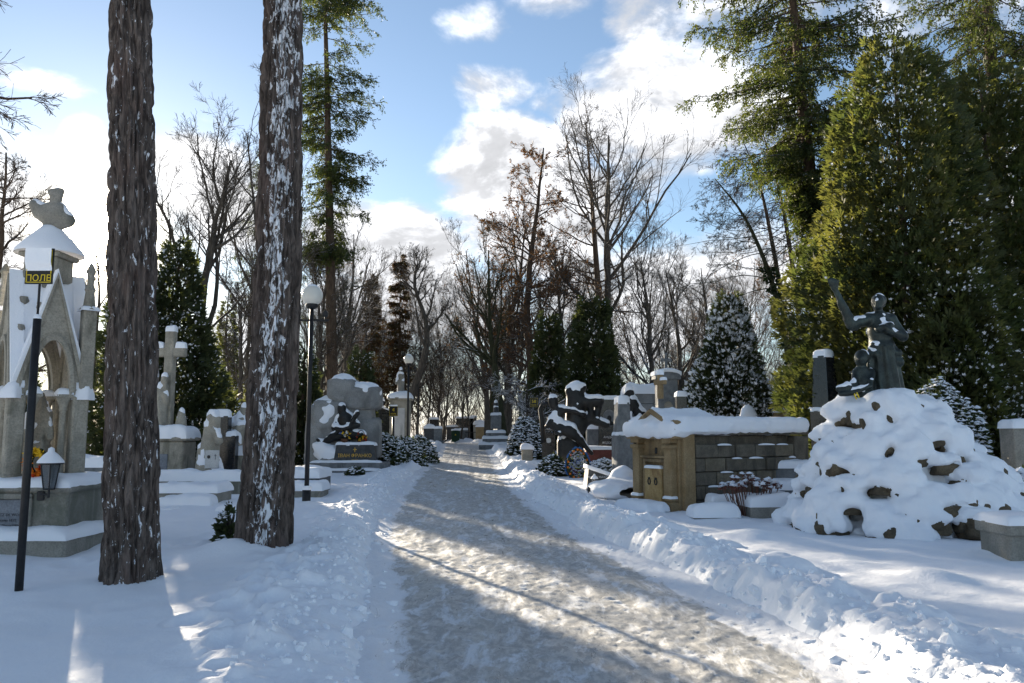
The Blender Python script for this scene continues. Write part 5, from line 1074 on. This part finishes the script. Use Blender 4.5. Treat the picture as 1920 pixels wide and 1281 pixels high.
# stele with cross
def stele():
    Y = 26; g = G0(Y) - .15; o = thing('cross_stele', 'grey arched granite stele with a round medallion and a cross on top', 'gravestone', (X(1250, Y), Y, g), .08); h = Z(705, Y) - g
    MB().box((0, 0, h / 2), (.66, .4, h), .02).box((0, 0, .35), (.9, .6, .9), .03).build('stele', GREY, o)
    arc = [(-.42, h - .12), (.42, h - .12), (.42, h)] + [(.42 * math.cos(a), h + .13 * math.sin(a)) for a in np.linspace(0, math.pi, 12)][1:-1] + [(-.42, h)]; MB().prism(arc, -.26, .26).build('cornice', GREY, o)
    MB().tubes(np.array([[(.2 * math.cos(a), -.205, h * .68 + .5 * math.sin(a)) for a in np.linspace(0, 3.14, 14)]]), np.full((1, 14), .014), 5).build('arch_line', GREY, o); md = MB().lathe([(.001, 0), (.11, 0), (.13, .02), (.14, 0)], sides=20).build('medallion', LIME, o, loc=(0, -.203, h * .7)); md.rotation_euler.x = R(90)
    def sn(P): return np.maximum(np.maximum(np.abs(P[..., 0]) - .45, np.abs(P[..., 1]) - .28), np.maximum(P[..., 2] - (h + .24 - .55 * P[..., 0] ** 2 + .04 * (fbm(P * 6, 2) - .5)), h - .02 + .13 * np.clip(1 - (P[..., 0] / .42) ** 2, 0, 1) ** .5 - P[..., 2]))
    MB().sdf(sn, (-.6, -.45, h - .2), (.6, .45, h + .4), .03).build('snow_cap', CAP, o, True)
    MB().box((0, 0, h + .42), (.1, .1, .66), .012).box((0, 0, h + .52), (.38, .09, .1), .012).build('cross', GREY, o)
stele()
# stone chest tomb, hound, black portrait stone
Y = 33; g = G0(Y) - .1; o = thing('chest_tomb', 'pale block-built chest tomb with a thick snowy roof behind the bronze hound', 'tomb', (X(1212, Y), Y, g)); h = Z(737, Y) - g
for k in range(6): MB().box((0, 0, h * (k + .5) / 6), (1.75, 1.6, h / 6 - .015), .012).build('stone_course', GREYP, o)
cap(o, (0, 0, h), (1.95, 1.75), .34)
def hound():
    Y = 28; g = G0(Y) - .1; o = thing('hound_statue', 'dark bronze seated hound with snow on its back on a black plinth', 'statue', (X(1192, Y), Y, g)); z = Z(793, Y) - g
    MB().box((.05, 0, z / 2), (.62, .5, z), .02).build('plinth', BLACK, o)
    figure(o, [((.15, 0, z + .2), (.2, 0, z + .26), .22, .2), ((.15, 0, z + .3), (-.1, 0, z + .75), .18, .17), ((-.1, 0, z + .75), (-.16, 0, z + 1.02), .14, .11), ((-.2, 0, z + 1.1), (.11, .1, .11)), ((-.24, 0, z + 1.07), (-.36, 0, z + .98), .07, .045), ((-.15, .08, z + 1.14), (-.12, .1, z + .98), .03, .03), ((-.15, -.08, z + 1.14), (-.12, -.1, z + .98), .03, .03), ((-.12, -.09, z + .65), (-.2, -.1, z + .05), .06, .045), ((-.12, .09, z + .65), (-.2, .1, z + .05), .06, .045), ((-.2, -.1, z + .05), (-.3, -.1, z + .04), .05, .04), ((.1, -.18, z + .15), (-.12, -.2, z + .06), .09, .05), ((.3, 0, z + .1), (.45, -.15, z + .05), .05, .03)], BRONZED, .025, .03, .08, 'hound', amp=.05)
hound()
Y = 29; g = G0(Y) - .1; o = thing('portrait_headstone', 'black headstone with an oval portrait and white lettering', 'gravestone', (X(1140, Y), Y, g)); h = Z(748, Y) - g; MB().box((0, 0, h / 2), (.72, .16, h), .012).build('stone', BLACK, o); cap(o, (0, 0, h), (.76, .22), .12)
md = MB().lathe([(.001, .0), (.19, .0), (.2, .03), (.235, .03), (.24, 0)], sides=28).build('oval_portrait', GREY, o, loc=(.03, -.083, h * .72)); md.rotation_euler.x = R(90); md.scale = (1, 1.3, 1); figure(o, [((.03, -.09, h * .72), (.08, .03, .11)), ((-.06, -.09, h * .72 - .19), (.12, -.09, h * .72 - .19), .07, .07)], BRONZED, .02, .02, 0, 'relief')
text('АНДРІЙ', .11, WHT, o, (.04, -.082, h * .45)); text('ФЕДОРЧУК', .1, WHT, o, (.04, -.082, h * .37))
slab(1098, 1162, 27, G0(27) - .1, Z(842, 27), .6, 'low red granite border with a snowy top before the portrait headstone', REDST, .1, 'grave_border', 'grave'); slab(1100, 1128, 29.5, G0(29) - .1, Z(803, 29.5), .5, 'grey stepped block behind the bronze sculpture', GREY, .15, 'low_grave', 'grave')
# bronze sculpture with reclining figure
def sculpture():
    Y = 25.5; g = G0(Y) - .12; o = thing('bronze_sculpture', 'dark bronze sculpture of reclining and hovering figures curling round a tall cloak form', 'sculpture', (X(1066, Y), Y, g)); s = Y / 1500.; q = lambda px, py, y=0.: ((px - 1066) * s, y, Z(py, Y) - g)
    figure(o, [(q(1058, 880), q(1058, 830), .24, .24), (q(1072, 850), q(1076, 740), .3, .2), (q(1082, 800), q(1080, 735), .3, .25), (q(1066, 733), q(1094, 727), .09, .1), (q(1078, 728, .05), q(1085, 745, .0), .16, .18), (q(1080, 795), q(1106, 785), .22, .16), (q(1078, 765, -.1), q(1098, 752, -.1), .1, .1), (q(1098, 752, -.1), q(1124, 752, -.1), .12, .13), (q(1124, 752), q(1118, 790), .11, .09), (q(1118, 790), q(1136, 797), .12, .12), (q(1106, 760, -.12), q(1108, 775, -.12), .08, .08)], BRONZED, .035, .05, .08, 'cloak_form', amp=.07)
    figure(o, [(q(1040, 790, -.3), q(1050, 772, -.3), .17, .15), (q(1036, 757, -.3), (.13, .13, .17)), (q(1036, 750, -.28), (.15, .14, .12)), (q(1042, 768, -.3), q(1040, 760, -.3), .07, .06), (q(1050, 768, -.32), q(1075, 772, -.4), .085, .06), (q(1075, 772, -.4), q(1090, 778, -.42), .05, .035), (q(1090, 778, -.42), q(1097, 777, -.43), .03, .015), (q(1090, 779, -.42), q(1095, 783, -.43), .025, .015), (q(1040, 776, -.3), q(1024, 800, -.32), .085, .06), (q(1040, 795, -.3), q(1070, 805, -.45), .19, .14), (q(1070, 805, -.45), q(1084, 825, -.48), .13, .1), (q(1084, 825, -.48), q(1106, 850, -.45), .1, .06), (q(1042, 800, -.35), q(1072, 818, -.5), .15, .11), (q(1048, 815, -.5), q(1040, 812, -.5), .06, .05)], BRONZED, .03, .04, .07, 'reclining_figure', amp=.06)
    MB().tubes(np.array([[q(1020, 830, .2), q(1017, 790, .2), q(1014, 768, .2), q(1018, 758, .2), q(1030, 756, .1)]]), np.array([[.09, .08, .08, .08, .05]]), 8).build('arched_arm', BRONZED, o, True)
    MB().box(q(1056, 885), (1.0, .8, .4), .03).build('pedestal', GREY, o)
    b = MB().box(q(1058, 880, -.7), (1.5, .3, .32), .02).build('red_border', REDST, o); cap(b, q(1035, 871, -.7), (1.1, .34), .1)
    return o
sculpture()
def wreath():
    Y = 23.6; o = thing('funeral_wreath', 'drop-shaped funeral wreath with a blue fringe and snow-dusted flowers', 'wreath', (X(1083, Y), Y, G0(Y) - .05)); o.rotation_euler.x = R(-14); r = np.random.default_rng(3)
    a = np.linspace(0, 2 * np.pi, 49)[:-1]; ox = .29 * np.sin(a) * (1 - .22 * np.cos(a)); oz = .45 - .42 * np.cos(a + np.pi) * 1.0
    ring = np.stack([ox, 0 * a, oz], -1); MB().tubes(np.concatenate([ring, ring[:1]])[None], np.full((1, 49), .06), 8).build('frame', THUJAD, o, True)
    n = 200; aa = r.random(n) * 6.28; k = np.interp(aa, a, np.arange(48)); base = ring[(k.astype(int)) % 48]; out = nrm(base - np.array([0, 0, .45])); sprays(m := MB(), base + out * .04, out + np.array([0, -.4, 0]), r, .07, 0, .3, 4); m.build('fringe', plain('blue_ribbon', (.06, .2, .5)), o)
    C = np.stack([ox[:, None] * np.linspace(.1, .8, 4), np.full((48, 4), -.04), .45 + (oz - .45)[:, None] * np.linspace(.1, .8, 4)], -1).reshape(-1, 3)
    for nm, mt_, f in (('green_flowers', IVY, .9), ('blue_flowers', BLU, .3), ('yellow_flowers', plain('lime_petals', (.45, .5, .05)), .25), ('white_flowers', WPT, .35)):
        s = C[r.random(len(C)) < f] + r.normal(size=(1, 3)) * .01; sprays(m := MB(), s, nrm(np.array([0, -1., .2]) + r.normal(size=s.shape) * .6), r, .06, 0, .4, 4); m.build(nm, mt_, o)
    s = C[r.random(len(C)) < .6]; snow_bits(m := MB(), s + np.array([0, -.045, .02]), r, .05, 0); m.build('snow', CAP, o, True)
    for k in range(14): p = ring[(k * 48) // 14]; rock_mb((p[0], -.06, p[2]), (.03, .03, .03), k, .2).build('orange_bud', OR, o, True)
wreath()
Y = 20.8; o = thing('plaque_stone', 'dark slanted grave plaque with white lettering and a sloping snowy top', 'gravestone', (X(1120, Y), Y, G0(Y) - .1), .12); MB().prism([(-.32, 0), (.32, 0), (.32, .36), (-.26, .56)], -.06, .4).build('stone', DARK, o); text('МУЗИКА УВАЗОВА', .062, WHT, o, (.0, -.064, .33))
def sn(P): return np.maximum(np.maximum(np.abs(P[..., 0] - .03) - .33, np.abs(P[..., 1] - .17) - .26), np.abs(P[..., 2] - (.54 - .34 * P[..., 0] * 1.0 - .04 + .03 * (fbm(P * 7, 2) - .5))) - .055)
MB().sdf(sn, (-.45, -.2, .2), (.5, .55, .85), .02).build('snow_cap', CAP, o, True)
lantern((X(1113, 20.4), 20.4, G0(20.4)), 'small grave lantern with a pointed snowy roof before the dark slanted plaque', .62, False)
def snow_tomb(px, Y, d, label, seed, z=.5):
    o = thing('buried_grave', label, 'grave', (X(px, Y), Y, G0(Y) - .15), .1); MB().box((0, 0, .12), (d[0], d[1], .24), .02).build('slab', LIMED, o); r = np.random.default_rng(seed)
    els = [((r.uniform(-.4, .4) * d[0], r.uniform(-.4, .4) * d[1], .22), (d[0] * .33, d[1] * .36, .16)) for _ in range(6)] + [((d[0] * .16, d[1] * .25, .45), (d[0] * .3, .3, z)), ((0, 0, .25), (d[0] * .5, d[1] * .5, .13))]
    ell_union_snow(o, els, .05, .04, .06, .0, .06, 5)
snow_tomb(1160, 18.4, (1.0, 1.5), 'grave entirely buried in humps of snow beside the crypt portal', 3, .3); slab(1205, 1240, 15.2, -.1, .16, .4, 'small snowy stone in front of the crypt door', SAND, .14, 'low_grave', 'grave')
shrub('small_spruce_bush', (.8, .7, .75), 11, 'little snow-dusted evergreen bush beside the bronze sculpture', (X(1035, 24.5), 24.5, G0(24.5) - .1), 700, THUJAD, .6, .13); shrub('low_hedge', (1.25, .5, .42), 12, 'low snow-topped hedge between the wreath and the grey obelisk', (X(1131, 23.8), 23.8, G0(23.8) + .1), 900, BOX, 1., .1, snows=.06, cat='hedge')
shrub('dome_shrub', (1.75, 1.7, 2.1), 13, 'clipped dome-shaped evergreen with a snow crown by the road', (X(987, 34), 34, G0(34) - .1), 4200, mat_leaf('olive_shrub_leaves', (.025, .032, .012), (.045, .05, .018), .25), .62, .13, snows=.075)
o = thing('round_pillar_stone', 'short round stone pillar with a tall snow cap beside the dome shrub', 'gravestone', (X(988, 29.5), 29.5, G0(29.5) - .1)); MB().lathe([(.34, 0), (.34, .12), (.2, .16), (.2, .62), (.24, .66), (.24, .72), (.001, .72)], sides=20).build('pillar', LIME, o, True); MB().pillow((0, 0, .72), (.5, .5), .2, 0, 0, 2, 3).build('snow_cap', CAP, o, True); cap(o, (0, 0, .13), (.75, .7), .14)
Y = 31; o = thing('headstone', 'black headstone with a small white portrait behind the sculpture', 'gravestone', (X(1028, Y), Y, G0(Y) - .1)); MB().box((0, 0, .62), (.5, .15, 1.25), .01).build('stone', BLACK, o); m = MB().lathe([(.001, 0), (.1, 0)], sides=16).build('portrait', WHITEST, o, loc=(0, -.078, .95)); m.rotation_euler.x = R(90)
# smaller headstones right of the stele
def headstone(px, Y, w, py, label, mat=DARK, d=.2, shape='flat', cat='gravestone', name='headstone'):
    g = G0(Y) - .12; h = Z(py, Y) - g; o = thing(name, label, cat, (X(px, Y), Y, g))
    if shape == 'roof': MB().prism([(-w / 2, 0), (w / 2, 0), (w / 2, h * .86), (0, h), (-w / 2, h * .86)], -d / 2, d / 2).build('stone', mat, o); MB().pillow((0, 0, h * .88), (w * 1.05, d * 1.2), h * .12 + .14, 0, 0, 3, 3).build('snow_cap', CAP, o, True); return o
    if shape == 'slant': MB().prism([(-w / 2, 0), (w / 2, 0), (w / 2, h * .7), (w * .3, h), (-w / 2, h * .86)], -d / 2, d / 2).build('stone', mat, o); MB().band([(-w / 2 - .02, h * .86), (w * .3, h), (w / 2 + .02, h * .7)], [(-w / 2 - .03, h * .86 + .12), (w * .3, h + .11), (w / 2 + .1, h * .72)], -d * .6, d * .6).build('snow_cap', CAP, o); return o
    MB().box((0, 0, h / 2), (w, d, h), .015).box((0, 0, .12), (w * 1.35, d * 2.2, .3), .02).build('stone', mat, o); cap(o, (0, 0, h), (w * 1.08, d * 1.15), .14); return o
headstone(1277, 24, .3, 742, 'narrow dark stele right beside the grey cross stele', BLACK, .3)
headstone(1402, 22, .42, 768, 'dark roof-topped headstone rising behind the crypt roof', DARK, .3, 'roof')
headstone(1476, 26, .62, 752, 'dark flat headstone in the cluster behind the crypt end', DARK, .3)
headstone(1497, 27, .75, 746, 'dark slant-topped headstone in the cluster behind the crypt end', GREY, .25, 'slant')
headstone(1492, 23.5, .46, 765, 'ochre pier with a pale side and snow cap behind the crypt end', SAND, .6)
headstone(1462, 25, .5, 772, 'low ochre stone with a rounded snow top behind the crypt end', SAND, .4)
headstone(1508, 22, .9, 800, 'wide low stone under snow between the ochre pier and the black obelisk', LIMED, .5)
snow_tomb(1328, 22.5, (1.2, .8), 'snow-covered carved tomb top showing above the crypt roof', 9, .95)
headstone(1905, 14.2, .42, 800, 'grey pillar with a round snow cap behind the drooping junipers', LIMED, .42)
# heap of snow, juniper, shrub, pavilion, fence behind the mound
shrub('snowy_shrub', (1.7, 1.4, 2.2), 21, 'bright snow-frosted shrub behind the rock mound', (X(1765, 15.6), 15.6, .6), 2600, BOX, 1., .12, snows=.06)
shrub('juniper_bush', (1.9, 1.5, .9), 22, 'spreading juniper bowed under thick snow beside the rock mound', (X(1905, 13.0), 13.0, .1), 1800, THUJAD, 1., .16, snows=.13)
def pavilion():
    Y = 22; g = G0(Y) - .2; o = thing('pavilion', 'dark wooden garden pavilion with a pitched roof and iron roundel', 'pavilion', (X(1830, Y), Y, g)); h = Z(790, Y) - g
    for sx in (-1, 1): MB().box((sx * .8, 0, h / 2), (.1, .1, h), .01).build('post', RUST, o)
    MB().prism([(-1.1, h), (1.1, h), (0, h + .6)], -.3, 1.2).build('roof', DARK, o)
    for k in range(4): MB().box((0, -.31, h + .06 + .11 * k), (1.9 - .4 * k, .03, .09), .01).build('gable_board', RUST, o)
    MB().band([(-1.15, h + .0), (0, h + .62), (1.15, h)], [(-1.18, h + .1), (0, h + .74), (1.18, h + .1)], -.32, 1.25).build('roof_snow', CAP, o)
    m = MB().tubes(np.array([[(.34 * math.cos(a), -.02, h * .62 + .34 * math.sin(a)) for a in np.linspace(0, 6.2832, 26)]]), np.full((1, 26), .035), 6); [m.cyl((0, -.02, h * .62), (.34 * math.cos(a), -.02, h * .62 + .34 * math.sin(a)), .025, sides=6) for a in np.linspace(0, 6.28, 7)[:-1]]; m.build('iron_roundel', IRON, o)
    MB().box((0, .02, h * .22), (1.5, .04, h * .4), .01).build('panel', DARK, o)
pavilion()
Y = 19.5; o = thing('board_fence', 'rusty brown board fence with snow on top beside the pavilion', 'fence', (X(1905, Y), Y, G0(Y) - .1))
for k in range(9): MB().box((-.45 + .16 * k, 0, .62), (.13, .03, 1.25), .008).build('board', RUST, o)
MB().box((.2, .03, 1.05), (1.5, .04, .08), .01).build('rail', RUST, o); cap(o, (.2, .01, 1.25), (1.5, .09), .08)
# graves along the far bend
for k, (px, Y, w, py, lab, m_) in enumerate([(822, 56, .55, 803, 'grey slab stone standing alone in the far wood edge', GREY), (806, 60, .8, 798, 'dark tomb with a bulky snow top at the far wood edge', DARK), (814, 63, .7, 786, 'tall dark stone among the far trunks', BLACK), (848, 68, .9, 800, 'squat dark tombstone beside the green litter bin', DARK), (872, 70, 1.5, 784, 'broad black double headstone near the road end', BLACK), (888, 70, .55, 782, 'slim black stele next to the broad double headstone', BLACK), (866, 66, 1.2, 806, 'low dark grave under snow before the double headstone', GREY), (901, 62, .7, 800, 'ochre stele lit beside the ivy-dark trunk', SAND), (900, 68, 1.1, 790, 'snow-heaped carved stone behind the ochre stele', LIMED)]):
    headstone(px, Y, w, py, lab, m_, .35, 'roof' if k in (1, 8) else 'flat')
def stepped():
    Y = 46; g = G0(Y) - .1; o = thing('stepped_tomb', 'stepped dark tomb with a snowy bust on top between the two ivy trunks', 'tomb', (X(930, Y), Y, g))
    for k, (w, z) in enumerate(((1.9, .28), (1.5, .62), (1.1, .95), (.6, 1.75))): MB().box((0, 0, z - .2), (w, w * .7, .4 if k < 3 else .8), .02).build('step', GREY, o); cap(o, (0, 0, z if k < 3 else z + .2), (w * 1.03, w * .73), .14)
    figure(o, [((0, 0, 2.0), (0, 0, 2.3), .18, .16), ((0, 0, 2.55), (.14, .14, .17))], DARK, .05, .04, .12, 'bust')
stepped()
def bin_():
    Y = 65; o = thing('litter_bin', 'green litter bin with a snowy lid at the road end', 'bin', (X(855, Y), Y, G0(Y) - .1)); MB().box((0, 0, .5), (.6, .55, .85), .04, 0, 0, 1.12).build('body', plain('green_plastic', (.01, .04, .02)), o); MB().box((0, 0, .96), (.72, .66, .07), .02).build('lid', plain('green_plastic_lid', (.01, .035, .02)), o); cap(o, (0, 0, .995), (.72, .66), .13); MB().prism([(-.07, 0), (.07, 0), (0, .12)], -.005, .005).build('mark', YEL, o, loc=(0, -.31, .6))
bin_()
Y = 64; o = thing('iron_railing', 'low snowy iron railing before the double headstone', 'railing', (X(888, Y), Y, G0(Y) - .05))
for k in range(7): MB().cyl((-.6 + .2 * k, 0, 0), (-.6 + .2 * k, 0, .8), .02, sides=6).build('bar', IRON, o)
MB().box((0, 0, .78), (1.3, .05, .05), .01).box((0, 0, .3), (1.3, .05, .05), .01).build('rail', IRON, o)
